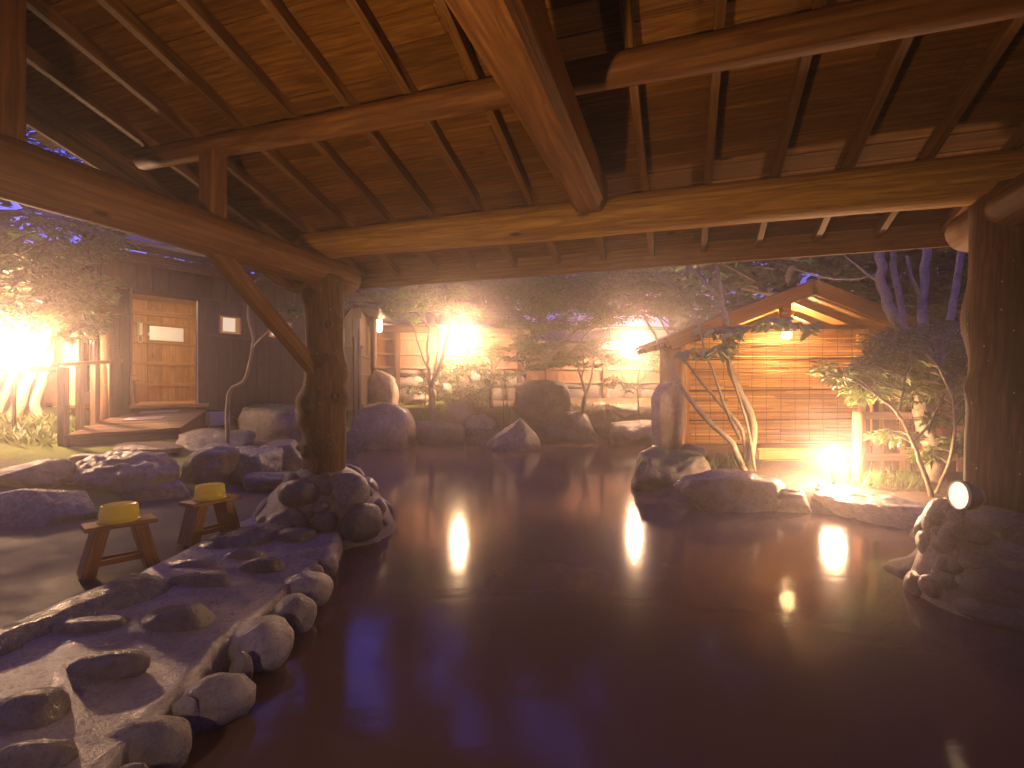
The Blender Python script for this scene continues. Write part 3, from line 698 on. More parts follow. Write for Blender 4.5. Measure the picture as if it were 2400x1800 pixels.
# ------------------------------------------------------------------ pool rim with set stones, near left
STN = [(692,1192,74,46),(672,1214,52,26),(660,1242,108,50),(636,1290,84,60),(571,1350,128,84),(521,1401,46,36),(468,1462,146,84),(398,1497,60,40),(312,1562,186,112),(285,1642,112,64),(384,1664,76,40),
       (70,1648,160,70),(392,1340,150,68),(240,1442,168,62),(178,1367,190,66),(58,1545,150,110),(8,1422,66,44),(432,1262,146,44),(566,1226,88,30),(528,1206,84,30),(418,1232,110,34),(640,1160,90,30),(150,1720,150,90)]
rim_st = []
for (x, y, w_, h_) in STN:
    p = G(x * 1.085, y * 1.085, 0.17)
    a = w_ * 1.085 / F * p.y / 2; b = max(a * 0.4, (h_ * 1.085 - 0.05 * F / p.y) * p.y * p.y / (F * 1.18) / 2)
    rim_st.append((p, a, b))
def rim_z(x, y):
    d = pool_d(x, y)
    z = 0.15 + 0.05 * sm(0.1, 0.8, d) + 0.02 * noise.noise(Vector((x * 2.2, y * 2.2, 5))) + 0.006 * noise.noise(Vector((x * 9, y * 9, 5)))
    z = z * sm(-0.12, 0.0, d) - 0.35 * (1 - sm(-0.14, 0.0, d))
    for p, a, b in rim_st:
        q = math.hypot((x - p.x) / (a + 0.05), (y - p.y) / (b + 0.05))
        if q < 1.5: z += 0.008 * math.exp(-((q - 0.85) / 0.28) ** 2) * sm(-0.05, 0.1, d)
    return z
rg = MB(); gx = np.arange(-2.32, -1.1, 0.03); gy = np.arange(-0.6, 5.2, 0.03)
keep = {}
for j, y in enumerate(gy):
    for i, x in enumerate(gx):
        keep[i, j] = len(rg.v); rg.v.append((x, y, rim_z(x, y)))
for j in range(len(gy) - 1):
    for i in range(len(gx) - 1):
        rg.f.append((keep[i, j], keep[i+1, j], keep[i+1, j+1], keep[i, j+1]))
M_RIM = stone('rim_mortar', (0.25, 0.215, 0.20), (0.33, 0.29, 0.27), (0.41, 0.365, 0.34), 0.34, 0.0, 2.2, 0.35)
rim = link('pool_rim', rg.mesh('pool_rim', True), M_RIM, kind='structure')
rim['label'] = 'trowelled mortar rim of the pool with rounded stones set in it'
for i, (p, a, b) in enumerate(rim_st):
    d = pool_d(p.x, p.y)
    edge = d < 0.2
    h = 0.075 if edge else 0.07
    z = 0.072 if edge else 0.143
    me = rock_mesh('set_stone', (a * 1.06, b * 1.0, h + min(a, b) * (0.3 if edge else 0.12)), 400 + i, sub=3, rough=0.16, cuts=2, box=0.12, fine=0.025)
    o = link('set_stone', me, M_COB if edge else M_COBD, rim); o.location = (p.x, p.y, z + (0.02 if not edge else 0)); o.rotation_euler.z = rng.uniform(0.1, 0.4)
# dark ridge rocks between rim and washing floor
o = link('ridge_rock', rock_mesh('ridge_rock', (0.95, 0.25, 0.15), 71, cuts=3, rough=0.16), M_ROCKW)
o.location = (-2.22, 2.62, 0.13); o.rotation_euler.z = math.radians(80); tag(o, 'long dark wet rock ridge in front of the nearer stool', 'rock')
o = link('ridge_rock', rock_mesh('ridge_rock', (0.45, 0.2, 0.11), 72, cuts=3, rough=0.16), M_ROCKW)
o.location = (-2.02, 4.02, 0.15); o.rotation_euler.z = math.radians(66); tag(o, 'low dark wet rock between the farther stool and the cobble mound', 'rock')

# ------------------------------------------------------------------ stools and tubs
def stool(lf, rf, label, tlabel, zf=0.14):
    lf = Vector(lf); rf = Vector(rf); c = (lf + rf) / 2; ax = (rf - lf); L = ax.length; ax.normalize()
    t = thing('bath_stool', label, 'stool', (c.x, c.y, zf), 'wooden stools on the washing floor')
    H = 0.325
    M = frame((c.x, c.y, zf), ax)
    SLn = 0.385; Wd = 0.20
    seat = MB().bbox((-SLn/2, -Wd/2, H - 0.028), (SLn/2, Wd/2, H), 0.006)
    link('seat', seat.mesh('seat'), M_STOOL, t, M)
    for sg in (-1, 1):
        top = Vector((sg * (L/2 - 0.075), 0, H - 0.028)); bot = Vector((sg * L/2, 0, 0))
        lg = MB().bbox((0, -0.085, -0.040), ((top - bot).length, 0.085, 0.038), 0.005)
        link('leg', lg.mesh('leg'), M_STOOL, t, M @ frame(bot, top - bot, (sg, 0, 0.2)))
    for sy in (-0.05, 0.05):
        st = MB().bbox((-L/2 + 0.03, sy - 0.011, 0.06), (L/2 - 0.03, sy + 0.011, 0.095), 0.003)
        link('stretcher', st.mesh('stretcher'), M_STOOL, t, M)
    tb_ = thing('yellow_tub', tlabel, 'tub', (c.x, c.y, zf + H), 'yellow tubs on the stools')
    k = 1.0
    prof = [(0.114, 0.0), (0.1155, 0.003), (0.1155, 0.010), (0.111, 0.013), (0.1085, 0.045), (0.1095, 0.048), (0.1095, 0.054), (0.107, 0.057), (0.1045, 0.098), (0.101, 0.106), (0.094, 0.109), (0.090, 0.108), (0.087, 0.103), (0.0, 0.103)]
    bd = MB().lathe(prof, 40); 
    ins = MB().lathe([(0.112, 0.0005), (0.1065, 0.012), (0.101, 0.098), (0.0, 0.099)], 40)
    MT = Matrix.Translation((c.x - 0.01, c.y + 0.01, zf + H + 0.001))
    link('tub_body', bd.mesh('tub_body', True), M_YEL, tb_, MT)
    rim_ = MB().tube([(0.115*math.cos(i*math.pi/18), 0.115*math.sin(i*math.pi/18), 0.006) for i in range(37)], 0.005, 6, False)
    link('tub_rim', rim_.mesh('tub_rim', True), M_YEL, tb_, MT)
stool((-2.74, 3.29, 0), (-2.50, 3.55, 0), 'nearer of the two small wooden stools on the wet floor', 'upturned yellow plastic tub on the nearer stool')
stool((-2.50, 3.95, 0), (-2.34, 4.27, 0), 'farther of the two small wooden stools, next to the cobble mound', 'upturned yellow plastic tub on the farther stool')

# ------------------------------------------------------------------ lamps
def sphere(r, n=16, m=10):
    b = MB(); b.lathe([(max(1e-4, r * math.sin(math.pi * i / m)), -r * math.cos(math.pi * i / m)) for i in range(m + 1)], n); return b.mesh('globe', True)
def globe_lamp(name, label, p, r, strength, stem_z=None, arm=None, group=None, col=LAMP):
    p = Vector(p)
    org = (p.x, p.y, stem_z if stem_z is not None else p.z)
    t = thing(name, label, 'lamp', org, group)
    link('globe', sphere(r), emit('lamp_glow', col, strength), t, Matrix.Translation(p))
    cap = MB().lathe([(r * 0.55, 0), (r * 0.6, 0.02), (r * 0.25, 0.05), (0.02, 0.06)], 14)
    if stem_z is not None:
        me = cap.mesh('collar', True); link('collar', me, M_BLACK, t, Matrix.Translation(p - Vector((0, 0, r * 0.80))) @ Matrix.Rotation(math.pi, 4, 'X'))
        st = MB().tube([(p.x, p.y, stem_z - 0.1), (p.x, p.y, p.z - r * 0.8)], 0.025, 10); link('stem', st.mesh('stem', True), M_BLACK, t)
    if arm is not None:
        a = Vector(arm); link('collar', cap.mesh('collar', True), M_BLACK, t, Matrix.Translation(p + Vector((0, 0, r * 0.80))))
        st = MB().tube([a, a.lerp(p, 0.5) + Vector((0, 0, r + 0.10)), p + Vector((0, 0, r * 0.8 + 0.05))], 0.015, 8); link('arm', st.mesh('arm', True), M_BLACK, t)
        pt = MB().lathe([(0.0, -0.01), (0.06, -0.01), (0.06, 0.01), (0, 0.01)], 16); link('wall_plate', pt.mesh('wall_plate'), M_BLACK, t, frame(a, (1, 0, 0), (0, -1, 0)))
    return t
p = W(33, 824, 7.3); globe_lamp('garden_lamp', 'glaring globe lamp on a post among the leaves at the far left', p, 0.13, 950, T(p.x, p.y))
globe_lamp('wall_lamp', 'glaring globe lamp on the fence behind the bush, left of the tall boulder', W(1075, 787, 13.6), 0.13, 1050, None, W(1075, 787, 14.35) + Vector((0, 0, 0.1)), 'globe lamps on the far fence')
globe_lamp('wall_lamp', 'glaring globe lamp on the fence between maple sprays, left of the hut', W(1487, 803, 14.0), 0.13, 1150, None, W(1487, 803, 15.2) + Vector((0, 0, 0.1)), 'globe lamps on the far fence')
p = W(1953, 1074, 6.1); globe_lamp('bank_lamp', 'glaring low globe lamp on the bank in front of the reed blind', p, 0.12, 500, 0.15)
# round lamp on the right post, and its twin behind the camera that lights the roof
def disc_lamp(name, label, p, n, r, strength, post_z=None):
    t = thing(name, label, 'lamp', p)
    M = frame(p, Vector(n).cross(UP) if abs(Vector(n).z) < 0.9 else (1, 0, 0), n)
    link('housing', MB().lathe([(0.0, -0.10), (r * 0.55, -0.10), (r * 0.95, -0.06), (r * 1.06, 0.0), (r * 1.06, 0.012), (r * 0.97, 0.012), (r * 0.95, 0.0), (0, 0.0)], 32).mesh('housing', True), M_BLACK, t, M)
    link('lens', MB().lathe([(r * 0.96, 0.004), (r * 0.8, 0.016), (r * 0.4, 0.024), (0.0005, 0.026)], 32).mesh('lens', True), emit('lens_glow', (1.0, 0.66, 0.38), strength), t, M)
    rg_ = MB().tube([(r * 1.01 * math.cos(i * math.pi / 16), r * 1.01 * math.sin(i * math.pi / 16), 0.008) for i in range(33)], 0.007, 6, False)
    link('trim_ring', rg_.mesh('trim_ring', True), M_WHITE, t, M)
    if post_z is not None:
        q = Vector(p) - Vector(n) * 0.08
        link('stem', MB().tube([(q.x, q.y, post_z), q], 0.03, 10).mesh('stem', True), M_BLACK, t)
    return t
disc_lamp('post_lamp', 'round white flood lamp clamped to the right post above the cobbles', W(2251, 1161, 2.86), Vector((-0.98, 0.10, 0.05)), 0.078, 1.6)
RP = Vector((-1.42, 0.42, 1.08)); RN = (Vector((0.10, 3.5, 3.0)) - RP).normalized()
fl_ = disc_lamp('rim_flood_lamp', 'round flood lamp on the pool rim beside the camera shining up under the roof', RP, RN, 0.09, 190.0, 0.0)
sd = bpy.data.lights.new('flood_beam', 'SPOT'); sd.energy = 150; sd.color = (1.0, 0.60, 0.24); sd.spot_size = math.radians(104); sd.spot_blend = 1.0; sd.shadow_soft_size = 0.05
so = bpy.data.objects.new('flood_beam', sd); COL.objects.link(so); so.parent = fl_
so.matrix_local = Matrix.Translation(RN * 0.09) @ RN.to_track_quat('-Z', 'Y').to_matrix().to_4x4()

# ------------------------------------------------------------------ cottage on the left
CO = Vector((-6.10, 8.20, 1.09)); CA = Vector((0.591, 0.807, 0)); CN = Vector((0.807, -0.591, 0))
def C(a, b, z): return CO + CA * a + CN * b + UP * z
cot = thing('cottage', 'dark plank bath cottage with a lit doorway and small windows', 'cottage', C(0, 0, 0))
def cbox(name, a0, a1, b0, b1, z0, z1, mat, parent=None, bev=0.004, kind=None):     # box in cottage axes, local x along the facade
    parent = cot if parent is None else parent
    m_ = MB()
    if mat in (M_PLANKD, M_ROOM, M_RAIL, M_FENCE): m_.box((0, 0, 0), (a1 - a0, b1 - b0, z1 - z0))
    else: m_.bbox((0, 0, 0), (a1 - a0, b1 - b0, z1 - z0), bev)
    M = Matrix((CA, -CN, UP)).transposed().to_4x4(); M.translation = C(a0, b1, z0)
    if parent is not cot and 'org' not in parent:
        o = link(name, m_.mesh(name), mat); o.parent = parent; o.matrix_local = WM.inverted() @ M
        if kind: o['kind'] = kind
        return o
    return link(name, m_.mesh(name), mat, parent, M, kind)
ZT = 2.34
def planks(a0, a1, z0, z1, w_=0.235, b=0.0, t=0.022, mat=None):
    n_ = max(1, round((a1 - a0) / w_)); w_ = (a1 - a0) / n_
    for i in range(n_):
        cbox('wall_plank', a0 + i * w_ + 0.003, a0 + (i + 1) * w_ - 0.003, b - t, b + rng.uniform(0, 0.006), z0, z1, mat or M_PLANKD)
planks(-0.16, 0.0, -0.12, 1.84)
planks(-0.16, 4.45, 1.86, ZT)
planks(1.06, 4.45, -0.12, 1.18)
for a0, a1 in ((1.06, 1.36), (1.76, 2.28), (2.78, 3.74), (4.04, 4.45)): planks(a0, a1, 1.24, 1.84, b=-0.05)
for a0, a1 in ((1.36, 1.76), (2.28, 2.78), (3.74, 4.04)):
    planks(a0, a1, 1.60, 1.84, b=-0.05)
    WM = Matrix((CA, -CN, UP)).transposed().to_4x4(); WM.translation = C(a0, -0.052, 1.24)
    wn_ = thing_part = cbox('window', a0, a1, -0.075, -0.052, 1.24, 1.27, M_PLANKH)
    for q in ((a0, a0 + 0.025, 1.27, 1.575), (a1 - 0.025, a1, 1.27, 1.575), (a0, a1, 1.575, 1.6)):
        cbox('frame', q[0], q[1], -0.075, -0.048, q[2], q[3], M_FENCER, wn_)
    cbox('pane', a0 + 0.025, a1 - 0.025, -0.068, -0.062, 1.27, 1.575, None or emit('lit_window', (1.0, 0.42, 0.16), 0.22), wn_)
    cbox('paper_screen', a0 + 0.07, a1 - 0.11, -0.058, -0.053, 1.31, 1.56, emit('lit_paper', (1.0, 0.74, 0.55), 0.60), wn_)
cbox('wall_rail', 1.06, 4.47, -0.02, 0.03, 1.18, 1.24, M_PLANKH)
cbox('wall_core', 1.0, 4.45, -0.10, -0.08, -0.12, ZT, M_PLANKH)
cbox('wall_core', -0.16, 1.0, -0.10, -0.08, 1.86, ZT, M_PLANKH)
cbox('sill_beam', -0.2, 4.5, -0.12, 0.02, -0.24, -0.12, M_PLANKH)
# door frame
cbox('door_jamb', -0.03, 0.0, -0.12, 0.05, 0.0, 1.86, M_RAIL); cbox('door_jamb', 1.0, 1.06, -0.12, 0.05, 0.0, 1.86, M_PLANKD)
cbox('door_head', -0.03, 1.06, -0.12, 0.04, 1.80, 1.86, M_PLANKH); cbox('threshold', -0.05, 1.12, -0.14, 0.10, -0.06, -0.002, M_ROOMH)
cbox('door_edge', 0.985, 0.999, -0.05, -0.02, 0.0, 1.80, M_WHITE)
# eave
cbox('eave_beam', -0.7, 4.7, 0.30, 0.40, ZT - 0.14, ZT + 0.02, M_RAFT)
cbox('eave_board', -0.75, 4.7, 0.52, 0.55, ZT + 0.02, ZT + 0.15, M_PLANKH)
rr = MB().box((0, 0, 0), (5.7, 4.0, 0.05))
M = Matrix((CA, (-CN + UP * 0.35).normalized(), (CN * 0.35 + UP).normalized())).transposed().to_4x4(); M.translation = C(-0.85, 0.62, ZT + 0.10)
link('cottage_roof', rr.mesh('cottage_roof'), M_ROOFM, cot, M)
for i in range(13):
    a = -0.6 + i * 0.43
    e = MB().bbox((0, -0.025, -0.035), (0.75, 0.025, 0.035), 0.003); link('rafter', e.mesh('rafter'), M_RAFT, cot, frame(C(a, 0.52, ZT + 0.06), -CN + UP * 0.35))
# corner log post with its bracket, side wall, gutter and downpipes
lp = log_mesh('corner_post', 3.0, 0.13, 0.12, 21, 18, 18)
for v in lp.vertices: v.co = Vector((v.co.z, -v.co.y, v.co.x))
link('corner_post', lp, M_POST, cot, Matrix.Translation(C(-0.30, 0.05, -0.35)))
bk = MB().bbox((0, -0.05, -0.11), (0.95, 0.05, 0.11), 0.01); link('bracket', bk.mesh('bracket'), M_RAFT, cot, frame(C(-0.30, 0.62, 2.62), -CN))
bk = MB().bbox((0, -0.04, -0.06), (0.8, 0.04, 0.06), 0.01); link('bracket', bk.mesh('bracket'), M_RAFT, cot, frame(C(-0.28, 0.14, 1.95), (CN * 0.25 + UP)))
for i in range(14):
    sp = MB().box((-0.011, 0, 0), (0.011, 0.24, 2.7)); M = Matrix((CA, -CN, UP)).transposed().to_4x4(); M.translation = C(-0.30, -0.12 - i * 0.25, -0.3)
    link('wall_plank', sp.mesh('wall_plank'), M_PLANKD, cot, M)
gp = [C(-0.62, 0.35, 2.42), C(-0.62, -3.6, 2.40)]
link('gutter', MB().tube(gp, 0.05, 10).mesh('gutter', True), M_GUTTER, cot)
for b in (0.0, -0.42):
    link('downpipe', MB().tube([C(-0.60, b, 2.40), C(-0.55, b, 2.25), C(-0.46, b, 2.1), C(-0.46, b, -0.5)], 0.032, 10).mesh('downpipe', True), M_GUTTER, cot)
link('electric_box', MB().bbox((0, 0, 0), (0.14, 0.10, 0.22), 0.01).mesh('electric_box'), M_CONC, cot, frame(C(-0.55, -0.25, 0.0), CA))
# the lit room
for i in range(14): cbox('room_plank', -0.6 + i * 0.25 + 0.002, -0.6 + (i + 1) * 0.25 - 0.002, -2.06, -2.04 + rng.uniform(0, 0.004), 0, 2.1, M_ROOM)
for z0, z1 in ((0.30, 0.37), (0.72, 0.79), (1.14, 1.19), (1.52, 1.57), (1.70, 1.80)): cbox('room_batten', -0.6, 2.9, -2.035, -2.0, z0, z1, M_ROOMH)
cbox('room_floor', -0.6, 2.9, -2.06, -0.14, -0.05, 0.0, M_ROOMH); cbox('room_ceiling', -0.6, 2.9, -2.06, -0.101, 2.0, 2.03, M_ROOMH)
cbox('room_wall', -0.64, -0.6, -2.06, -0.101, 0, 2.0, M_ROOMH); cbox('room_wall', 2.9, 2.94, -2.06, -0.101, 0, 2.0, M_ROOMH)
cbox('back_core', -0.7, 3.0, -2.12, -2.07, -0.1, 2.5, M_PLANKH)
cbox('ceiling_lamp', 0.82, 0.98, -0.62, -0.46, 1.965, 1.995, emit('room_lamp', (1.0, 0.64, 0.28), 300.0))
# things in the room
def cM(a, b, z, rz=0): return frame(C(a, b, z), CA * math.cos(rz) - CN * math.sin(rz))
t = thing('wall_mirror', 'bright frosted lit glass panel on the room\'s back wall', 'mirror', C(1.22, -1.99, 1.22))
mm, mnt, mb_ = nmat('mirror_glass'); mb_.inputs['Metallic'].default_value = 1; mb_.inputs['Roughness'].default_value = 0.35; mb_.inputs['Emission Color'].default_value = (1.0, 0.72, 0.48, 1); mb_.inputs['Emission Strength'].default_value = 0.45; mb_.inputs['Base Color'].default_value = (0.85, 0.85, 0.85, 1)  # a mirror: the lamp it would reflect is put in as an even emission
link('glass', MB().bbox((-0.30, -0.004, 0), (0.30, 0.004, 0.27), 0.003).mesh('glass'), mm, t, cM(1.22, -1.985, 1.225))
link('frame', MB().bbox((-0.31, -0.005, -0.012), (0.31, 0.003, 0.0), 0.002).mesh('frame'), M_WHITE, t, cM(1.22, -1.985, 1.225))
t = thing('wall_phone', 'white wall telephone with a looped cord left of the glowing mirror', 'telephone', C(0.755, -1.98, 1.30))
link('handset', MB().bbox((-0.11, -0.035, -0.03), (0.11, 0.035, 0.03), 0.015).mesh('handset'), M_WHITE, t, frame(C(0.755, -1.97, 1.42), UP, CN))
link('base', MB().bbox((-0.12, -0.045, -0.01), (0.12, 0.045, 0.01), 0.005).mesh('base'), M_WHITE, t, frame(C(0.755, -1.99, 1.42), UP, CN))
link('cord', MB().tube([C(0.755 + 0.04*math.sin(i*0.3), -1.97, 1.30 - 0.075*(1 - math.cos(i*0.3))) for i in range(22)], 0.008, 6).mesh('cord', True), M_WHITE, t)
t = thing('wall_switch', 'small white switch right of the telephone', 'switch', C(0.92, -1.99, 1.33))
link('switch_plate', MB().bbox((-0.03, -0.03, -0.005), (0.03, 0.03, 0.005), 0.004).mesh('switch_plate'), M_WHITE, t, frame(C(0.92, -1.995, 1.33), CA, CN))
def wood_tub(name, label, a, b, z, r=0.13, h=0.12, tilt=0):
    t = thing(name, label, 'tub', C(a, b, z), 'wooden tubs in the lit room')
    link('staves', MB().lathe([(0, 0.0), (r * 0.88, 0.0), (r, h), (r * 0.92, h), (r * 0.82, 0.02), (0, 0.02)], 24).mesh('staves'), M_ROOM, t, Matrix.Translation(C(a, b, z + 0.001)) @ Matrix.Rotation(tilt, 4, 'X'))
    link('hoop', MB().tube([((r * 0.95) * math.cos(i*math.pi/12), (r * 0.95) * math.sin(i*math.pi/12), h * 0.4) for i in range(25)], 0.005, 5, False).mesh('hoop'), M_STRING, t, Matrix.Translation(C(a, b, z)) @ Matrix.Rotation(tilt, 4, 'X'))
def room_stand(label, a, b, w_, d_, h, splay):
    t = thing('wooden_stand', label, 'stand', C(a, b, 0), 'wooden stands in the lit room')
    link('top', MB().bbox((-w_/2, -d_/2, h - 0.03), (w_/2, d_/2, h), 0.005).mesh('top'), M_ROOMH, t, cM(a, b, 0))
    for sg in (-1, 1):
        link('leg', MB().bbox((0, -0.07, -0.015), (math.hypot(h - 0.03, splay), 0.07, 0.015), 0.004).mesh('leg'), M_ROOMH, t, cM(a, b, 0) @ frame((sg * (w_/2 - 0.06 + splay), 0, 0), (-sg * splay, 0, h - 0.03), (sg, 0, 0)))
room_stand('small splayed wooden stand just inside the doorway at left', 0.22, -0.95, 0.34, 0.24, 0.42, 0.05)
wood_tub('wooden_tub', 'wooden tub on the small stand inside the doorway', 0.22, -0.95, 0.42, 0.14, 0.15)
room_stand('wooden bench at the right of the lit room', 1.95, -1.3, 0.8, 0.34, 0.40, 0.02)
wood_tub('wooden_tub', 'wooden tub lying upturned on the bench in the lit room', 1.62, -1.3, 0.401, 0.14, 0.11)
wood_tub('wooden_tub', 'wooden tub standing upright at the right end of the bench', 1.93, -1.25, 0.401, 0.13, 0.13)
# block under the wall and a little yellow tub in the garden
o = link('concrete_block', MB().bbox((-0.17, -0.12, 0), (0.17, 0.12, 0.24), 0.01).mesh('concrete_block'), M_CONC, M=cM(1.25, 0.12, -0.40)); tag(o, 'grey concrete block under the cottage wall right of the ramp', 'block')
q = hit(553, 984); t = thing('garden_tub', 'small yellow tub lying tipped in the grass below the cottage wall', 'tub', q)
link('tub_body', MB().lathe([(0.0, 0.0), (0.095, 0.0), (0.115, 0.10), (0.109, 0.10), (0.09, 0.012), (0, 0.012)], 28).mesh('tub_body', True), M_YEL, t, Matrix.Translation(q + Vector((0, 0, 0.07))) @ Matrix.Rotation(1.2, 4, 'Y'))

# ramp of planks up to the door, mats, railing
FL, FR, BR, BL = Vector((-6.10, 7.0, 0.71)), Vector((-5.27, 8.14, 0.725)), Vector((-5.42, 9.12, 0.985)), Vector((-6.16, 8.22, 0.995))
rp = thing('entry_ramp', 'wet plank ramp leading up to the lit doorway', 'ramp', (FL + FR) / 2 - UP * 0.25)
def quad_slab(name, a, b, c, d, th, mat, parent):          # a-b near edge, d-c far edge
    x = (b - a).normalized(); M = frame(a, x, (b - a).cross(d - a)); Mi = M.inverted()
    P = [Mi @ q for q in (a, b, c, d)]
    m_ = MB().add([tuple(q) for q in P] + [(q.x, q.y, q.z - th) for q in P], [(0,1,2,3),(7,6,5,4),(0,4,5,1),(1,5,6,2),(2,6,7,3),(3,7,4,0)])
    return link(name, m_.mesh(name), mat, parent, M)
nb = 9
for i in range(nb):
    t0, t1 = i / nb + 0.002, (i + 1) / nb - 0.003
    quad_slab('deck_plank', FL.lerp(BL, t0), FR.lerp(BR, t0), FR.lerp(BR, t1), FL.lerp(BL, t1), 0.035, M_DECK, rp)
dn = UP * 0.036
def skirt(a, b, za, zb):
    a2, b2 = a - dn, b - dn; x = (b2 - a2); 
    M = frame(a2, (x.x, x.y, 0)); L_ = math.hypot(x.x, x.y); dz = x.z
    m_ = MB().add([(0, 0.015, 0), (L_, 0.015, dz), (L_, 0.015, dz - zb), (0, 0.015, -za), (0, 0.05, 0), (L_, 0.05, dz), (L_, 0.05, dz - zb), (0, 0.05, -za)], [(0,3,2,1),(4,5,6,7),(0,1,5,4),(1,2,6,5),(2,3,7,6),(3,0,4,7)])
    link('skirt_board', m_.mesh('skirt_board'), M_PLANKH, rp, M)
skirt(FL, FR, 0.20, 0.20); skirt(FR, BR, 0.20, 0.36); skirt(BL, FL, 0.36, 0.2)
for i, (t0, t1, u0, u1, lb) in enumerate(((0.48, 0.62, 0.22, 0.62, 'pink bath mat on the ramp, nearer one'), (0.82, 0.92, 0.22, 0.66, 'pink bath mat on the ramp at the threshold'))):
    def R(t, u): return FL.lerp(BL, t).lerp(FR.lerp(BR, t), u) + UP * 0.012
    o = quad_slab('bath_mat', R(t0, u0), R(t0, u1), R(t1, u1), R(t1, u0), 0.010, M_MAT, None); tag(o, lb, 'mat', 'bath mats on the ramp')
rl = thing('ramp_railing', 'wooden railing with upright posts along the ramp\'s left side', 'railing', FL)
for i in range(5):
    t_ = i / 4.0 * 0.92; q = FL.lerp(BL, t_) + Vector((-0.05, 0.02, 0)); zt = FL.lerp(BL, t_).z
    h = 0.93 - 0.16 * t_
    w_ = 0.045 if i == 0 else 0.036
    link('rail_post', MB().box((-w_, -w_, -0.25), (w_, w_, h)).mesh('rail_post'), M_RAIL, rl, Matrix.Translation((q.x, q.y, zt)))
a_, b_ = FL + Vector((-0.05, -0.04, 0.96)), BL + Vector((-0.05, 0.0, 0.80))
link('top_rail', MB().bbox((-0.08, -0.05, -0.025), ((b_ - a_).length, 0.05, 0.025), 0.006).mesh('top_rail'), M_RAFT, rl, frame(a_, b_ - a_))
rl2 = thing('garden_railing', 'pale wooden railing running behind the lamp at the far left', 'railing', FL + Vector((-0.9, -0.35, 0)))
a_, b_ = FL + Vector((-0.10, -0.05, 0.90)), FL + Vector((-1.7, -0.62, 0.90))
link('top_rail', MB().bbox((0, -0.04, -0.04), ((b_ - a_).length, 0.04, 0.04), 0.006).mesh('top_rail'), M_RAIL, rl2, frame(a_, b_ - a_))
for t_ in (0.52, 1.0):
    q = a_.lerp(b_, t_); link('rail_post', MB().box((-0.04, -0.04, -1.2), (0.04, 0.04, -0.042)).mesh('rail_post'), M_RAIL, rl2, Matrix.Translation(q))

# ------------------------------------------------------------------ far fence, its stone base, the roof behind
def seg_fence(name, label, A, B, z0, z1, rails, posts, roofz=None, zg=0.9):
    A = Vector(A); B = Vector(B); x = (B - A); L_ = x.length; x.normalize(); y = UP.cross(x)
    t = thing(name, label, 'fence', (A.x, A.y, z0))
    M0 = Matrix((x, y, UP)).transposed().to_4x4()
    n_ = round(L_ / 0.19); w_ = L_ / n_
    bm_ = MB().box((0.002, 0, 0), (w_ - 0.002, 0.018, z1 - z0)).mesh('fence_board')
    for i in range(n_):
        M = M0.copy(); M.translation = A + x * (i * w_) + UP * z0 + y * rng.uniform(0, 0.006); link('fence_board', bm_, M_FENCE, t, M)
    for z in rails:
        link('fence_rail', MB().bbox((0, -0.06, -0.03), (L_, -0.001, 0.03), 0.004).mesh('fence_rail'), M_FENCER, t, frame(A + UP * z, x))
    for s_ in posts:
        M = M0.copy(); M.translation = A + x * s_ - y * 0.085; link('fence_post', MB().box((-0.06, -0.05, zg - 0.1), (0.06, 0.05, z1 + 0.25)).mesh('fence_post'), M_FENCEP, t, M)
    return t
FA, FM, FZ = Vector((-3.85, 14.1, 0)), Vector((0.35, 14.75, 0)), Vector((5.6, 15.5, 0))
seg_fence('board_fence', 'left length of board fence with rails under the corridor roof', FA, FM, 1.90, 2.98, (1.93, 2.30, 2.72), (0.70, 2.6, 4.1))
seg_fence('board_fence', 'lower right length of board fence between maples and hut', FM + Vector((0.05, 0.02, 0)), FZ, 1.50, 2.55, (1.53, 1.92, 2.42), (0.62, 2.33, 4.2, 5.1))
# stone base wall
def stone_base(name, label, A, B, z0, z1, seed):
    A = Vector(A); B = Vector(B); x = (B - A); L_ = x.length; x.normalize(); y = UP.cross(x)
    t = thing(name, label, 'wall', (A.x, A.y, z0)); r = random.Random(seed)
    M = Matrix((x, y, UP)).transposed().to_4x4(); M.translation = Vector((A.x, A.y, z0)) + y * 0.12
    link('mortar', MB().box((0, 0, -0.3), (L_, 0.4, z1 - z0)).mesh('mortar'), M_ROCKW, t, M)
    s_ = 0.1
    while s_ < L_:
        w_ = r.uniform(0.34, 0.60); z = z0
        while z < z1 - 0.05:
            h = min(r.uniform(0.18, 0.30), (z1 - z) / 2 + 0.02)
            put_cobble(A + x * (s_ + w_ / 2 + r.uniform(-0.05, 0.05)) + y * 0.10 + UP * (z - 0.0 + h), -y, w_ * 0.72, h * 1.12, 0.14, math.atan2(x.y, x.x), r.choice((M_COB, M_ROCK, M_COBD)), t, 'wall_stone')
            z += h * 1.85
        s_ += w_ * 1.25
    return t
stone_base('stone_base_wall', 'rough stone base under the left length of board fence', FA, FM, 0.95, 1.88, 5)
stone_base('stone_base_wall', 'rough stone base under the lower right length of fence', FM + Vector((0.05, 0.02, 0)), FZ, 0.95, 1.48, 6)
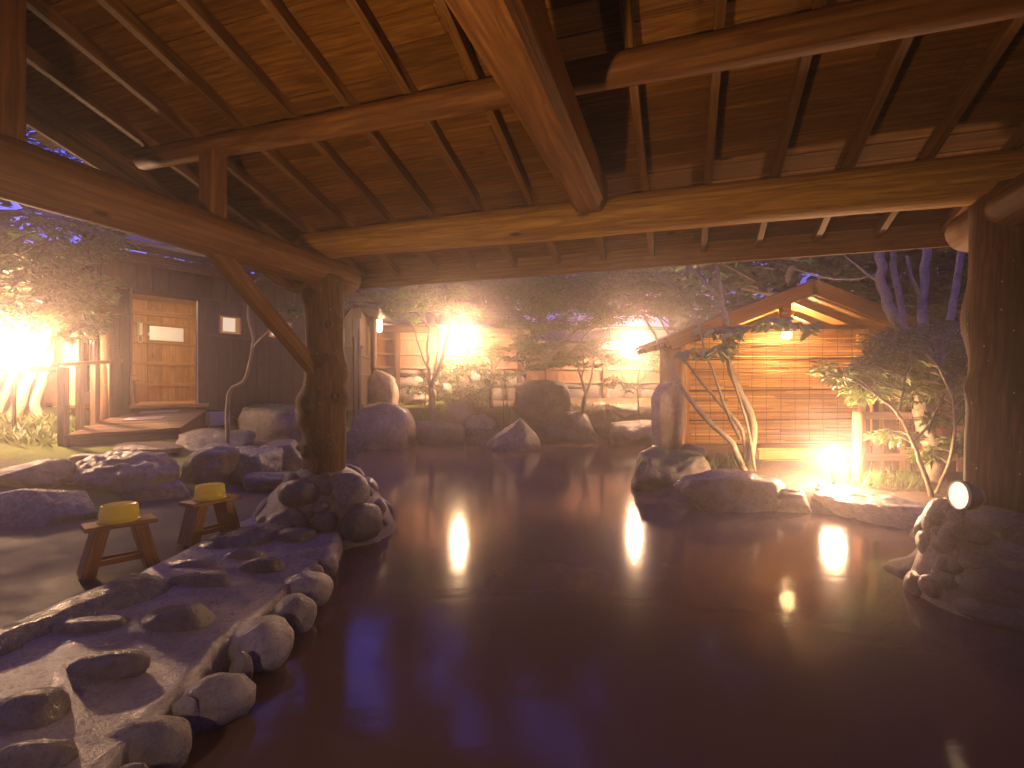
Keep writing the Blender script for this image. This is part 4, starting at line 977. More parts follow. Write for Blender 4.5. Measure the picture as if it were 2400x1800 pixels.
# corridor roof behind the fence
def corridor(name, label, A, B, ze, zr, dep):
    A = Vector(A); B = Vector(B); x = (B - A); L_ = x.length; x.normalize(); y = UP.cross(x)
    t = thing(name, label, 'roof', (A.x, A.y, 0))
    sv = (y * dep + UP * (zr - ze)).normalized(); Ls = math.hypot(dep, zr - ze)
    pan = MB(); nn = int(L_ / 0.09)
    for i in range(nn + 1):
        zz = 0.012 * (1 if i % 2 else -1); pan.v += [(i * 0.09, 0, zz), (i * 0.09, Ls, zz)]
    pan.f = [(2*i, 2*i+2, 2*i+3, 2*i+1) for i in range(nn)]
    M = Matrix((x, sv, x.cross(sv))).transposed().to_4x4(); M.translation = A - y * 0.6 + UP * ze
    link('roof_sheet', pan.mesh('roof_sheet'), M_ROOFM, t, M)
    link('ridge_cap', MB().bbox((0, -0.12, 0.02), (L_, 0.12, 0.07), 0.02).mesh('ridge_cap'), M_ROOFM, t, frame(A - y * 0.6 + y * dep + UP * zr, x))
    link('eave_beam', MB().bbox((0, -0.06, -0.22), (L_, 0.0, -0.02), 0.005).mesh('eave_beam'), M_PLANKH, t, frame(A - y * 0.42 + UP * ze, x))
    link('soffit', MB().box((0, 0, -0.05), (L_, dep, -0.03)).mesh('soffit'), M_PLANKH, t, M)
    link('gutter', MB().tube([A - y * 0.66 + UP * (ze - 0.03), B - y * 0.66 + UP * (ze - 0.05)], 0.045, 8).mesh('gutter', True), M_GUTTER, t)
    for s_ in np.arange(0.4, L_, 0.55):
        link('rafter', MB().bbox((0, -0.025, -0.12), (1.2, 0.025, -0.051), 0.003).mesh('rafter'), M_RAFT, t, frame(A - y * 0.6 + UP * ze + x * float(s_), sv))
    link('back_wall', MB().box((0, dep * 0.9, 0.6), (L_, dep * 0.9 + 0.05, zr - 0.02)).mesh('back_wall'), M_PLANKH, t, Matrix((x, y, UP)).transposed().to_4x4() if False else (lambda q: q)(Matrix.Translation(A - y * 0.6) @ Matrix((x, y, UP)).transposed().to_4x4()))
    return t
corridor('corridor_roof', 'dark sheet metal corridor roof above the left length of fence', FA + Vector((-0.3, 0.05, 0)), FM + Vector((0.2, 0.08, 0)), 3.08, 3.75, 2.4)
corridor('corridor_roof', 'lower dark corridor roof behind the maple sprays at right', FM + Vector((0.3, 0.1, 0)), FZ + Vector((1.0, 0.15, 0)), 2.68, 3.35, 2.4)
# annex at the cottage's far end: dark wall, hanging log, sconce, poles
an = thing('annex_wall', 'dark boarded annex between the cottage and the far fence', 'annex', (-4.1, 12.2, 0.9))
for i in range(9):
    M = frame((-3.65 - 0.025 * i, 11.9 + 0.24 * i, 0.8), (-0.1, 1, 0)); link('annex_plank', MB().box((0, -0.012, 0), (0.235, 0.012, 2.5)).mesh('annex_plank'), M_PLANKD, an, M)
for z in (1.7, 2.15): link('annex_rail', MB().bbox((0, -0.05, -0.03), (2.1, -0.013, 0.03), 0.004).mesh('annex_rail'), M_PLANKH, an, frame((-3.64, 11.9, z), (-0.1, 1, 0)))
link('annex_roof', MB().box((-0.5, -0.9, 0), (2.4, 0.9, 0.06)).mesh('annex_roof'), M_ROOFM, an, frame((-3.9, 11.9, 3.35), (-0.1, 1, 0), (0.3, 0, 1)))
o = link('hanging_log', log_mesh('hanging_log', 1.42, 0.075, 0.085, 31, 16, 12), M_FENCEP, M=frame(W(876, 864, 13.4), UP, (1, 0, 0))); tag(o, 'upright round log at the left end of the board fence', 'log')
t = thing('wall_sconce', 'small lit white sconce at the top of the fence\'s left end', 'lamp', W(889, 762, 13.5))
link('shade', MB().lathe([(0.05, 0), (0.075, 0.05), (0.08, 0.28), (0.06, 0.33), (0, 0.34)], 18).mesh('shade', True), emit('sconce_glow', LAMP, 9.0), t, Matrix.Translation(W(889, 778, 13.5)))
link('wall_plate', MB().box((-0.06, 0.06, 0.0), (0.06, 0.16, 0.3)).mesh('wall_plate'), M_PLANKD, t, Matrix.Translation(W(889, 778, 13.5)))
for px, pt_, lb in ((830, 790, 'shorter of two slim poles standing beside the middle post'), (841, 772, 'taller thin metal pole right of the slim wooden one')):
    q = W(px, 955, 11.3); o = link('slim_pole', MB().tube([q - UP * 0.2, (q.x, q.y, W(px, pt_, 11.3).z)], 0.028 if px == 830 else 0.018, 10).mesh('slim_pole', True), M_FENCEP if px == 830 else M_GUTTER); tag(o, lb, 'pole', 'slim poles')

# ------------------------------------------------------------------ hut with reed blind at the right
HY = 8.2; HX0, HX1 = 2.83, 5.62; HC = 4.40; HG = 0.30
hut = thing('reed_hut', 'gabled timber hut lit from inside, right of the pool', 'hut', (HC, HY, HG))
def hb(name, a, b, mat, bev=0.006):
    a = Vector(a); b = Vector(b); return link(name, MB().bbox(tuple(Vector((0, 0, 0))), tuple(b - a), bev).mesh(name), mat, hut, Matrix.Translation(a))
def vpost(name, x, y, z0, z1, r=0.07):
    me = log_mesh(name, z1 - z0, r, r * 0.95, x, 14, 10, 0.01)
    for v in me.vertices: v.co = Vector((v.co.z, -v.co.y, v.co.x))
    return link(name, me, M_HUTV, hut, Matrix.Translation((x, y, z0)))
vpost('hut_post', HX0 - 0.08, HY + 0.08, 0.1, 2.22); vpost('hut_post', HX1 + 0.02, HY + 0.08, 0.1, 2.22); vpost('hut_post', HX0 - 0.08, 9.30, 0.1, 2.22); vpost('hut_post', HX1 + 0.35, 9.30, 0.1, 2.22)
hb('tie_beam', (HX0 + 0.12, HY - 0.02, 2.26), (HX1 + 0.10, HY + 0.12, 2.37), M_HUT)
hb('tie_beam', (HX0 + 0.12, 9.20, 2.26), (HX1 + 0.10, 9.30, 2.37), M_HUT)
hb('wall_plate', (HX0 - 0.14, HY - 0.7, 2.06), (HX0 - 0.02, 9.38, 2.16), M_HUT); hb('wall_plate', (HX1 + 0.40, HY - 0.7, 2.06), (HX1 + 0.52, 9.38, 2.16), M_HUT)
AP = 2.86; HS = 0.39
hb('king_post', (HC - 0.07, HY - 0.01, 2.37), (HC + 0.07, HY + 0.11, AP - 0.16), M_HUT)
hb('ridge_beam', (HC - 0.05, HY - 0.7, AP - 0.16), (HC + 0.05, 9.40, AP - 0.04), M_HUT)
for sg in (-1, 1):
    d_ = Vector((sg, 0, -HS)).normalized(); nn = Vector((sg * HS, 0, 1)).normalized(); Lh = (2.12 if sg < 0 else 2.35) * math.sqrt(1 + HS * HS)
    M = Matrix((d_, nn.cross(d_), nn)).transposed().to_4x4()
    def roofpart(name, y0, y1, z0, z1, mat, x0=0.0, x1=Lh):
        yl = (nn.cross(d_)).y
        a_, b_ = (y0, y1) if yl > 0 else (-y1, -y0)
        return link(name, MB().bbox((x0, a_, z0), (x1, b_, z1), 0.004).mesh(name), mat, hut, Matrix.Translation((HC, 0, AP)) @ M)
    roofpart('hut_roof', HY - 0.72, 9.45, 0.02, 0.07, M_ROOF)
    for i in range(int(Lh / 0.2)): roofpart('ceiling_board', HY - 0.70, 9.43, 0.0, 0.014, M_HUT, i * 0.2 + 0.002, (i + 1) * 0.2 - 0.002)
    roofpart('barge_board', HY - 0.76, HY - 0.725, -0.14, 0.075, M_HUT)
    for y in (HY - 0.55, HY + 0.0, HY + 0.6, HY + 1.1): roofpart('rafter', y, y + 0.06, -0.09, -0.001, M_HUT, 0.06)
    roofpart('brace', HY - 0.03, HY + 0.05, -0.30, -0.20, M_HUT, 0.25, 1.05)
for i in range(11): hb('back_plank', (HX0 - 0.1 + i * 0.3, 9.32, HG), (HX0 - 0.1 + i * 0.3 + 0.296, 9.35, 2.2 + 0.39 * max(0.0, 1.5 - abs(HX0 + 0.05 + i * 0.3 - HC))), M_ROOM)
[hb('side_plank', (HX0 - 0.10, HY + 0.17 + k * 0.2, HG), (HX0 - 0.08, HY + 0.365 + k * 0.2, 2.05), M_FENCE) for k in range(5)]; hb('side_wall', (HX1 + 0.36, HY + 0.2, HG), (HX1 + 0.40, 9.30, 2.05), M_ROOMH)
hb('hut_floor', (HX0 - 0.1, HY + 0.15, HG - 0.08), (HX1 + 0.4, 9.30, HG), M_ROOMH)
# blind
def reed_mat():
    m, nt, b = nmat('reed')
    ge = N(nt, 'ShaderNodeNewGeometry'); v, r = objvec(nt, False)
    n_ = noise_t(nt, mapping(nt, v, (1.5, 60, 60)), 3, 3, 0.6)
    c = ramp(nt, ge.outputs['Random Per Island'], [(0, (0.20, 0.085, 0.018)), (0.35, (0.42, 0.21, 0.05)), (0.8, (0.58, 0.34, 0.10)), (1.0, (0.75, 0.52, 0.22))])
    c = mix(nt, c, (0.22, 0.10, 0.025), ramp(nt, n_, [(0.5, (0, 0, 0)), (0.7, (0.7, 0.7, 0.7))]))
    nt.links.new(c, b.inputs['Base Color']); b.inputs['Roughness'].default_value = 0.4
    tr = N(nt, 'ShaderNodeBsdfTranslucent'); nt.links.new(c, tr.inputs[0])
    ms = N(nt, 'ShaderNodeMixShader'); ms.inputs[0].default_value = 0.45
    nt.links.new(b.outputs[0], ms.inputs[1]); nt.links.new(tr.outputs[0], ms.inputs[2]); nt.links.new(ms.outputs[0], nt.nodes['Material Output'].inputs['Surface'])
    return m
M_REED = reed_mat()
bl = thing('reed_blind', 'glowing reed blind hanging across the hut\'s open front', 'blind', (4.2, HY - 0.06, 0.45))
def reeds(x0, x1, z0, z1, y, parent, pitch=0.0245):
    b = MB(); z = z0; r = random.Random(5)
    while z < z1:
        x = x0 + r.uniform(-0.02, 0.02)
        while x < x1 - 0.1:
            e = min(x + r.uniform(0.5, 1.6), x1 + r.uniform(-0.02, 0.02))
            ra = r.uniform(0.0095, 0.0125); dz = r.uniform(-0.002, 0.002)
            b.tube([(x, y + r.uniform(-0.003, 0.003), z + dz), ((x + e) / 2, y, z + r.uniform(-0.0025, 0.0025)), (e, y, z + r.uniform(-0.003, 0.003))], ra, 5, False); x = e + 0.002
        z += pitch * r.choice((0.9, 1.0, 1.0, 1.05, 1.25))
    return link('reeds', b.mesh('reeds', True), M_REED, parent, kind='stuff')
reeds(HX0, HX1 + 0.05, 0.46, 2.30, HY - 0.07, bl)
for z, in ((1.80,), (1.31,), (0.84,), (0.455,)):
    link('cross_bar', MB().tube([(HX0 - 0.02, HY - 0.085, z), ((HX0 + HX1) / 2, HY - 0.087, z + 0.012), (HX1 + 0.06, HY - 0.085, z + 0.03)], 0.009, 8).mesh('cross_bar', True), M_STRING, bl)
for i in range(13):
    x = HX0 + 0.08 + i * 0.225
    link('string', MB().tube([(x + rng.uniform(-0.012, 0.012), HY - 0.081, 2.30 - k * 0.185) for k in range(11)], 0.0035, 5).mesh('string'), M_STRING, bl)
bulb = W(1844, 787, 8.8)
t = thing('hut_bulb', 'bare bulb glaring through the upper part of the reed blind', 'lamp', bulb)
link('globe', sphere(0.075, 14, 8), emit('bulb_glow', (1.0, 0.62, 0.26), 1000), t, Matrix.Translation(bulb)); link('flex', MB().tube([bulb + UP * 0.06, bulb + UP * 0.55], 0.008, 6).mesh('flex'), M_STRING, t)
# low plank front under the blind, log bollard, bark fence
t = thing('plank_bench', 'pale plank front below the reed blind beside the globe lamp', 'bench', W(1870, 1110, 7.5))
for k, (z0, z1) in enumerate(((0.16, 0.30), (0.31, 0.44))): link('bench_plank', MB().bbox((0, 0, 0), (1.15, 0.035, z1 - z0), 0.004).mesh('bench_plank'), M_ROOMH, t, frame((3.62, 7.48 + 0.01 * k, z0), (1, 0.03, 0)))
link('bench_top', MB().bbox((-0.02, 0, 0), (1.2, 0.42, 0.035), 0.005).mesh('bench_top'), M_ROOMH, t, frame((3.60, 7.46, 0.445), (1, 0.03, 0)))
for x in (3.60, 4.70): link('bench_leg', MB().box((0, 0.04, 0), (0.06, 0.10, 0.44)).mesh('bench_leg'), M_HUTV, t, Matrix.Translation((x, 7.5, 0.0)))
me = log_mesh('log_bollard', 1.0, 0.068, 0.062, 77, 18, 16, 0.02)
for v in me.vertices: v.co = Vector((v.co.z, -v.co.y, v.co.x))
o = link('log_bollard', me, M_HUTV); q = W(2009, 1143, 6.6); o.location = (q.x, q.y, 0.05); tag(o, 'round upright log just right of the low globe lamp', 'bollard')
bf = thing('bark_fence', 'weathered fence of upright bark strips and rails behind the right tree', 'fence', (4.9, 7.0, 0.2))
fx0, fx1, fy = 4.72, 6.5, 6.95
x = fx0; i = 0
while x < fx1:
    w_ = rng.uniform(0.05, 0.10); z1 = 1.05 + rng.uniform(-0.06, 0.10)
    b = MB(); lean = rng.uniform(-0.02, 0.02); b.add([(0,0,0),(w_,0,0),(w_+lean,0.01,z1),(lean,0.01,z1),(0,0.018,0),(w_,0.018,0),(w_+lean,0.028,z1),(lean,0.028,z1)], [(0,1,2,3),(7,6,5,4),(0,4,5,1),(1,5,6,2),(2,6,7,3),(3,7,4,0)])
    link('bark_strip', b.mesh('bark_strip'), M_FENCEP if i % 3 else M_HUTV, bf, Matrix.Translation((x, fy + rng.uniform(0, 0.02), 0.15))); x += w_ + rng.uniform(0.002, 0.02); i += 1
for z in (0.42, 0.98): link('fence_rail', MB().bbox((0, -0.045, -0.05), (fx1 - fx0, -0.005, 0.05), 0.006).mesh('fence_rail'), M_FENCER, bf, frame((fx0, fy, z), (1, 0, 0)))
bl2 = thing('torn_reed_screen', 'dark torn reed screen beside the hut above the bark fence', 'screen', (5.4, 7.35, 0.9))
reeds(5.30, 6.3, 0.6, 1.75, 7.4, bl2, 0.034)

# ------------------------------------------------------------------ plants
def leaf_mesh(name, C_, D_, Nn, ln, wd, fold=0.25):        # many folded leaves from centres, directions, normals
    n = len(C_)
    C_ = np.asarray(C_); D_ = np.asarray(D_); Nn = np.asarray(Nn)
    D_ = D_ / (np.linalg.norm(D_, axis=1, keepdims=True) + 1e-9)
    S_ = np.cross(D_, Nn); S_ /= (np.linalg.norm(S_, axis=1, keepdims=True) + 1e-9)
    U_ = np.cross(S_, D_)
    ln = np.asarray(ln).reshape(-1, 1) * np.ones((n, 1)); wd = np.asarray(wd).reshape(-1, 1) * np.ones((n, 1))
    v = np.empty((n, 6, 3))
    v[:, 0] = C_; v[:, 1] = C_ + D_ * ln * 0.42 + S_ * wd * 0.5 + U_ * wd * fold
    v[:, 2] = C_ + D_ * ln * 0.75 + S_ * wd * 0.34 + U_ * wd * fold * 0.5; v[:, 3] = C_ + D_ * ln - U_ * wd * fold * 0.6
    v[:, 4] = C_ + D_ * ln * 0.75 - S_ * wd * 0.34 + U_ * wd * fold * 0.5; v[:, 5] = C_ + D_ * ln * 0.42 - S_ * wd * 0.5 + U_ * wd * fold
    me = bpy.data.meshes.new(name)
    me.vertices.add(n * 6); me.vertices.foreach_set('co', v.reshape(-1).astype(np.float32))
    idx = (np.arange(n)[:, None] * 6 + np.array([0, 1, 2, 3, 0, 3, 4, 5])[None, :]).reshape(-1)
    me.loops.add(n * 8); me.loops.foreach_set('vertex_index', idx.astype(np.int32))
    me.polygons.add(n * 2); me.polygons.foreach_set('loop_start', (np.arange(n * 2) * 4).astype(np.int32))
    me.polygons.foreach_set('loop_total', np.full(n * 2, 4, np.int32)); me.update(calc_edges=True); me.validate()
    return me
def curve_pts(pts, sub=4):                                 # Catmull-Rom
    P = [Vector(p) for p in pts]; P = [P[0] * 2 - P[1]] + P + [P[-1] * 2 - P[-2]]; out = []
    for i in range(1, len(P) - 2):
        for k in range(sub):
            t = k / sub; a, b, c, d = P[i-1], P[i], P[i+1], P[i+2]
            out.append(0.5 * ((2*b) + (c - a)*t + (2*a - 5*b + 4*c - d)*t*t + (3*b - a - 3*c + d)*t*t*t))
    out.append(P[-2]); return out
def tree(name, label, cat, stems, pads, mat, bark, leaf, per=60, flat=0.85, twigs=7, group=None, seed=1, tw=0.006, crown='crown', droop=0.0, br=0.35):
    """stems: [(points, r0, r1)], pads: [(centre, radius, thickness)]; a branch runs from the nearest stem point to each pad"""
    r = random.Random(seed)
    base = Vector(stems[0][0][0]); t = thing(name, label, cat, base, group)
    b = MB(); samples = []
    for pts, r0, r1 in stems:
        q = curve_pts(pts, 4); m = len(q)
        q = [p + Vector((r.uniform(-1, 1), r.uniform(-1, 1), 0)) * 0.25 * r0 if 0 < i < m-1 else p for i, p in enumerate(q)]
        rad = [r0 + (r1 - r0) * i / (m - 1) for i in range(m)]
        if pts[0] is stems[0][0][0] or True: rad[0] *= 1.35 if r0 > 0.03 else 1
        b.tube(q, rad, 9 if r0 > 0.025 else 6); samples += [(p, rr) for p, rr in zip(q[m//4:], rad[m//4:])]
    Cc, Dd, Nn, Ll = [], [], [], []
    ln, wd = leaf
    for c, R, th in pads:
        c = Vector(c)
        sp, sr = min(samples, key=lambda s: (s[0] - c).length + max(0, (s[0].z - c.z)) * 0.8)
        mid = sp.lerp(c, 0.5) + Vector((0, 0, 0.10 * (c - sp).length)) + Vector((r.uniform(-1, 1), r.uniform(-1, 1), 0)) * 0.06 * (c - sp).length
        rb = max(tw * 1.3, min(sr * 0.6, tw * 2.2 + 0.012 * (c - sp).length * br))
        b.tube(curve_pts([sp, mid, c], 3), [rb + (tw - rb) * i / 6 for i in range(7)], 5, False)
        out = (c - sp); out.z = 0; out = out.normalized() if out.length > 0.05 else Vector((1, 0, 0))
        for k in range(twigs):
            a = r.uniform(0, 2 * math.pi); rr = R * math.sqrt(r.uniform(0.15, 1))
            e = c + Vector((math.cos(a) * rr, math.sin(a) * rr, r.uniform(-th, th) - droop * rr)) + out * R * 0.35
            b.tube([c, c.lerp(e, 0.5) + UP * 0.04 * R, e], [tw, tw * 0.7, tw * 0.35], 4, False)
            nl = per // twigs
            for j in range(nl):
                u = r.uniform(0.15, 1.05); p = c.lerp(e, u) + Vector((r.gauss(0, 1), r.gauss(0, 1), r.gauss(0, 0.6))) * R * 0.13
                d = (e - c).normalized() + Vector((r.gauss(0, 0.7), r.gauss(0, 0.7), r.gauss(0, 0.35) - droop))
                Cc.append(p); Dd.append(d); Nn.append(Vector((r.gauss(0, 1 - flat), r.gauss(0, 1 - flat), 1))); Ll.append(r.uniform(0.65, 1.25))
    link('trunk', b.mesh('trunk', True), bark, t)
    Ll = np.array(Ll)
    link(crown, leaf_mesh(crown, [tuple(p) for p in Cc], [tuple(p) for p in Dd], [tuple(p) for p in Nn], Ll * ln, Ll * wd), mat, t, kind='stuff')
    return t
def PX(*l): return [W(*q) for q in l]
def padset(box, n, Y0, Y1, R, th, seed, keep=None):        # pads spread over the part of the view a crown fills, at their own depths
    r = random.Random(seed); x0, x1, y0, y1 = box; out = []
    for i in range(n):
        for _ in range(12):                                # the sprays part around the lamps
            x, y, Y = r.uniform(x0, x1), r.uniform(y0, y1), r.uniform(Y0, Y1)
            if all(math.hypot(x - lx, (y - ly) * 1.6) > 26 + R * 1.35 * F / Y for lx, ly in ((1075, 787), (1487, 803), (33, 824), (1844, 787))): break
        else: continue
        out.append((W(x, y, Y), R * r.uniform(0.7, 1.25), th))
    return out

# maples of the far garden
def gpt(px, py, Y):
    p = W(px, py, Y)
    while T(p.x, p.y) < 0.1: Y += 0.1; p = W(px, py, Y)
    p.z = T(p.x, p.y) - 0.05; return p
MG = 'maples and shrubs of the far garden'
tree('maple_tree', 'dark stemmed maple in front of the left fence lamp', 'tree',
     [([gpt(1013, 965, 12.7), W(1012, 925, 12.7), W(1006, 890, 12.7), W(1003, 840, 12.7), W(1005, 770, 12.7)], 0.085, 0.025),
      ([W(1010, 905, 12.7), W(1030, 860, 12.6), W(1045, 800, 12.6), W(1058, 740, 12.6)], 0.06, 0.02),
      ([W(1012, 900, 12.7), W(1022, 850, 12.8), W(1028, 790, 12.9), W(1020, 740, 12.9)], 0.04, 0.015),
      ([W(1005, 870, 12.7), W(985, 820, 12.8), W(970, 770, 12.9)], 0.03, 0.012)],
     padset((925, 1130, 690, 755), 26, 11.6, 13.4, 0.42, 0.05, 1) + padset((935, 1080, 655, 700), 12, 11.5, 13, 0.4, 0.05, 2), M_MAPLE, M_BARKD, (0.085, 0.045), 150, 0.8, 8, MG, 1)
tree('maple_tree', 'slim maple with a sparse fan crown right of the left fence lamp', 'tree',
     [([gpt(1150, 968, 13.1), W(1149, 920, 13.1), W(1152, 870, 13.1), W(1150, 810, 13.1)], 0.05, 0.02),
      ([W(1151, 880, 13.1), W(1175, 840, 13.0), W(1200, 815, 13.0)], 0.02, 0.01), ([W(1150, 850, 13.1), W(1135, 800, 13.2), W(1128, 770, 13.2)], 0.02, 0.01)],
     padset((1080, 1240, 760, 850), 24, 12.6, 13.6, 0.28, 0.06, 3), M_MAPLE, M_BARK, (0.07, 0.035), 80, 0.8, 7, MG, 2)
tree('thin_shrub', 'thin many stemmed shrub left of the tallest boulder', 'shrub',
     [([gpt(1182, 975, 12.9), W(1180, 940, 12.9), W(1172, 900, 12.9)], 0.018, 0.008), ([gpt(1184, 975, 12.9), W(1190, 930, 12.9), W(1192, 890, 12.9)], 0.015, 0.006), ([gpt(1186, 975, 12.9), W(1200, 940, 12.9), W(1205, 905, 12.9)], 0.012, 0.006)],
     padset((1150, 1225, 868, 925), 14, 12.6, 13.2, 0.16, 0.08, 4), M_BROAD, M_BARKD, (0.07, 0.035), 50, 0.5, 6, MG, 3)
tree('leafy_shrub', 'glittering small leaved shrub below the left fence lamp', 'shrub',
     [([gpt(1075, 965, 13.2), W(1073, 920, 13.2), W(1070, 880, 13.2)], 0.03, 0.012), ([gpt(1078, 965, 13.2), W(1095, 915, 13.1), W(1110, 880, 13.1)], 0.025, 0.01), ([gpt(1072, 965, 13.2), W(1050, 920, 13.0), W(1035, 900, 13.0)], 0.02, 0.01)],
     padset((1035, 1140, 850, 940), 40, 12.9, 13.6, 0.22, 0.14, 5), M_BROAD, M_BARKD, (0.075, 0.04), 120, 0.35, 8, MG, 4)
tree('leafy_shrub', 'small sparse shrub beside the pale low stone near the fence post', 'shrub',
     [([gpt(996, 965, 13.0), W(997, 920, 13.0), W(1000, 880, 13.0)], 0.015, 0.007)], padset((962, 1006, 870, 935), 9, 12.8, 13.2, 0.14, 0.08, 6), M_BROAD, M_BARKD, (0.07, 0.035), 50, 0.4, 6, MG, 5)
tree('maple_tree', 'forked maple behind the dome boulder right of the tallest boulder', 'tree',
     [([gpt(1369, 975, 12.9), W(1368, 945, 12.9), W(1372, 920, 12.9), W(1360, 880, 12.9), W(1350, 835, 12.9)], 0.06, 0.022),
      ([W(1371, 925, 12.9), W(1385, 890, 12.9), W(1390, 850, 12.9), W(1402, 810, 13.0)], 0.03, 0.012), ([W(1362, 890, 12.9), W(1370, 850, 12.8), W(1352, 828, 12.8)], 0.025, 0.01)],
     padset((1225, 1480, 800, 862), 30, 11.8, 13.2, 0.36, 0.05, 7), M_MAPLE, M_BARK, (0.085, 0.042), 140, 0.85, 8, MG, 6)
tree('sapling', 'small sapling with bright green leaves in front of the stone base', 'tree',
     [([gpt(1497, 985, 12.9), W(1496, 940, 12.9), W(1494, 905, 12.9), W(1500, 860, 12.9), W(1505, 835, 12.9)], 0.02, 0.008), ([W(1494, 900, 12.9), W(1510, 885, 12.9), W(1522, 870, 12.9)], 0.01, 0.006), ([W(1494, 915, 12.9), W(1480, 895, 12.9), W(1460, 900, 12.8)], 0.01, 0.005)],
     [(W(x, y, 12.8), 0.22, 0.05) for x, y in ((1430, 905), (1455, 898), (1475, 908), (1440, 890), (1465, 915))] + [(W(x, y, 12.9), 0.2, 0.05) for x, y in ((1445, 850), (1470, 845), (1520, 850), (1535, 868), (1530, 835))], M_BROAD, M_BARKD, (0.09, 0.045), 90, 0.6, 6, MG, 7)

# leaning clump in front of the hut: long stems to the upper left, maple sprays over the far pool
B0 = gpt(1748, 1096, 6.9)
tree('leaning_maple', 'clump of slim stems leaning left over the pool with layered sprays', 'tree',
     [([B0, W(1715, 1040, 6.95), W(1660, 985, 7.1), W(1610, 925, 7.3), W(1575, 868, 7.6), W(1548, 814, 7.9), W(1523, 763, 8.2), W(1505, 735, 8.5)], 0.045, 0.016),
      ([B0 + Vector((0.03, 0.06, 0)), W(1740, 1010, 7.0), W(1680, 937, 7.2), W(1646, 897, 7.3), W(1596, 833, 7.6), W(1569, 785, 7.8), W(1540, 740, 8.2)], 0.032, 0.012),
      ([B0 + Vector((0.06, 0.0, 0)), W(1763, 1002, 6.95), W(1745, 941, 7.0), W(1719, 886, 7.05), W(1705, 832, 7.1), W(1701, 752, 7.2), W(1687, 702, 7.3), W(1655, 665, 7.4), W(1610, 620, 7.6)], 0.055, 0.025),
      ([W(1701, 760, 7.2), W(1690, 690, 7.3), W(1682, 640, 7.4), W(1680, 590, 7.5)], 0.032, 0.02),
      ([W(1735, 1030, 6.95), W(1705, 970, 7.0), W(1675, 880, 7.1), W(1650, 815, 7.2), W(1630, 740, 7.4), W(1605, 690, 7.6)], 0.022, 0.01),
      ([W(1546, 814, 7.9), W(1590, 790, 7.9), W(1530, 735, 8.4), W(1440, 738, 9.0)], 0.012, 0.008),
      ([W(1610, 700, 7.6), W(1560, 660, 8.2), W(1480, 650, 9.0), W(1390, 690, 9.6)], 0.014, 0.008)],
     padset((1230, 1560, 690, 735), 44, 8.6, 10.8, 0.34, 0.04, 11) + padset((1280, 1600, 640, 690), 38, 8.3, 10.5, 0.34, 0.04, 12) + padset((1180, 1420, 655, 725), 28, 9.5, 11.5, 0.36, 0.04, 13)
     + padset((1390, 1490, 725, 765), 7, 8.8, 9.8, 0.28, 0.04, 14) + padset((1230, 1440, 820, 862), 14, 10.2, 11.2, 0.3, 0.04, 15) + padset((1180, 1400, 735, 800), 16, 10.0, 11.5, 0.3, 0.04, 16), M_MAPLE, M_BARKM, (0.06, 0.026), 190, 0.85, 9, None, 8)
# camellia branch: leaves that can be picked apart are parts of their own
ct = thing('camellia_shrub', 'camellia branch with big glossy leaves in front of the reed blind', 'shrub', gpt(1770, 1095, 6.85))
b = MB(); bp = curve_pts([gpt(1770, 1095, 6.85), W(1752, 1000, 6.8), W(1722, 900, 6.7), W(1708, 840, 6.6), W(1715, 790, 6.5), W(1770, 760, 6.4), W(1850, 755, 6.4), W(1905, 770, 6.4)], 5)
b.tube(bp, [0.022 - 0.017 * i / (len(bp) - 1) for i in range(len(bp))], 7)
bp2 = curve_pts([W(1708, 840, 6.6), W(1680, 820, 6.5), W(1640, 825, 6.4), W(1612, 835, 6.4)], 5); b.tube(bp2, [0.012 - 0.008 * i / (len(bp2) - 1) for i in range(len(bp2))], 6)
bp3 = curve_pts([W(1712, 800, 6.55), W(1690, 770, 6.5), W(1650, 775, 6.4)], 5); b.tube(bp3, [0.01 - 0.006 * i / (len(bp3) - 1) for i in range(len(bp3))], 6)
link('branch', b.mesh('branch', True), M_BARKM, ct)
lm = []
for k in range(4):
    m_ = MB(); L_, w_ = 0.135, 0.066; rows_ = 7
    for i in range(rows_):
        t_ = i / (rows_ - 1); hw = w_ * 0.5 * (math.sin(math.pi * min(1, t_ * 0.98 + 0.02)) ** 0.8) + 0.001; zc = -0.018 * t_ * t_ * (k + 1) * 0.5
        m_.v += [(t_ * L_, -hw, zc + hw * 0.3), (t_ * L_, 0, zc), (t_ * L_, hw, zc + hw * 0.3)]
    m_.f = [q for i in range(rows_ - 1) for q in ((3*i, 3*i+3, 3*i+4, 3*i+1), (3*i+1, 3*i+4, 3*i+5, 3*i+2))]
    lm.append(m_.mesh('leaf', True))
lr = random.Random(3)
for path, n_ in ((bp[18:], 84), (bp2, 40), (bp3, 26)):
    for i in range(n_):
        q = path[min(len(path) - 1, int(lr.uniform(0, 1) * len(path)))] + Vector((lr.gauss(0, 0.05), lr.gauss(0, 0.05), lr.gauss(0, 0.035)))
        a = lr.uniform(0, 2 * math.pi)
        d = Vector((math.cos(a), math.sin(a) * 0.6, lr.uniform(-1.1, 0.2))); link('leaf', lr.choice(lm), M_CAM, ct, frame(q, d, (lr.gauss(0, 0.5), -0.7, 0.8)) @ Matrix.Scale(lr.uniform(0.7, 1.2), 4))

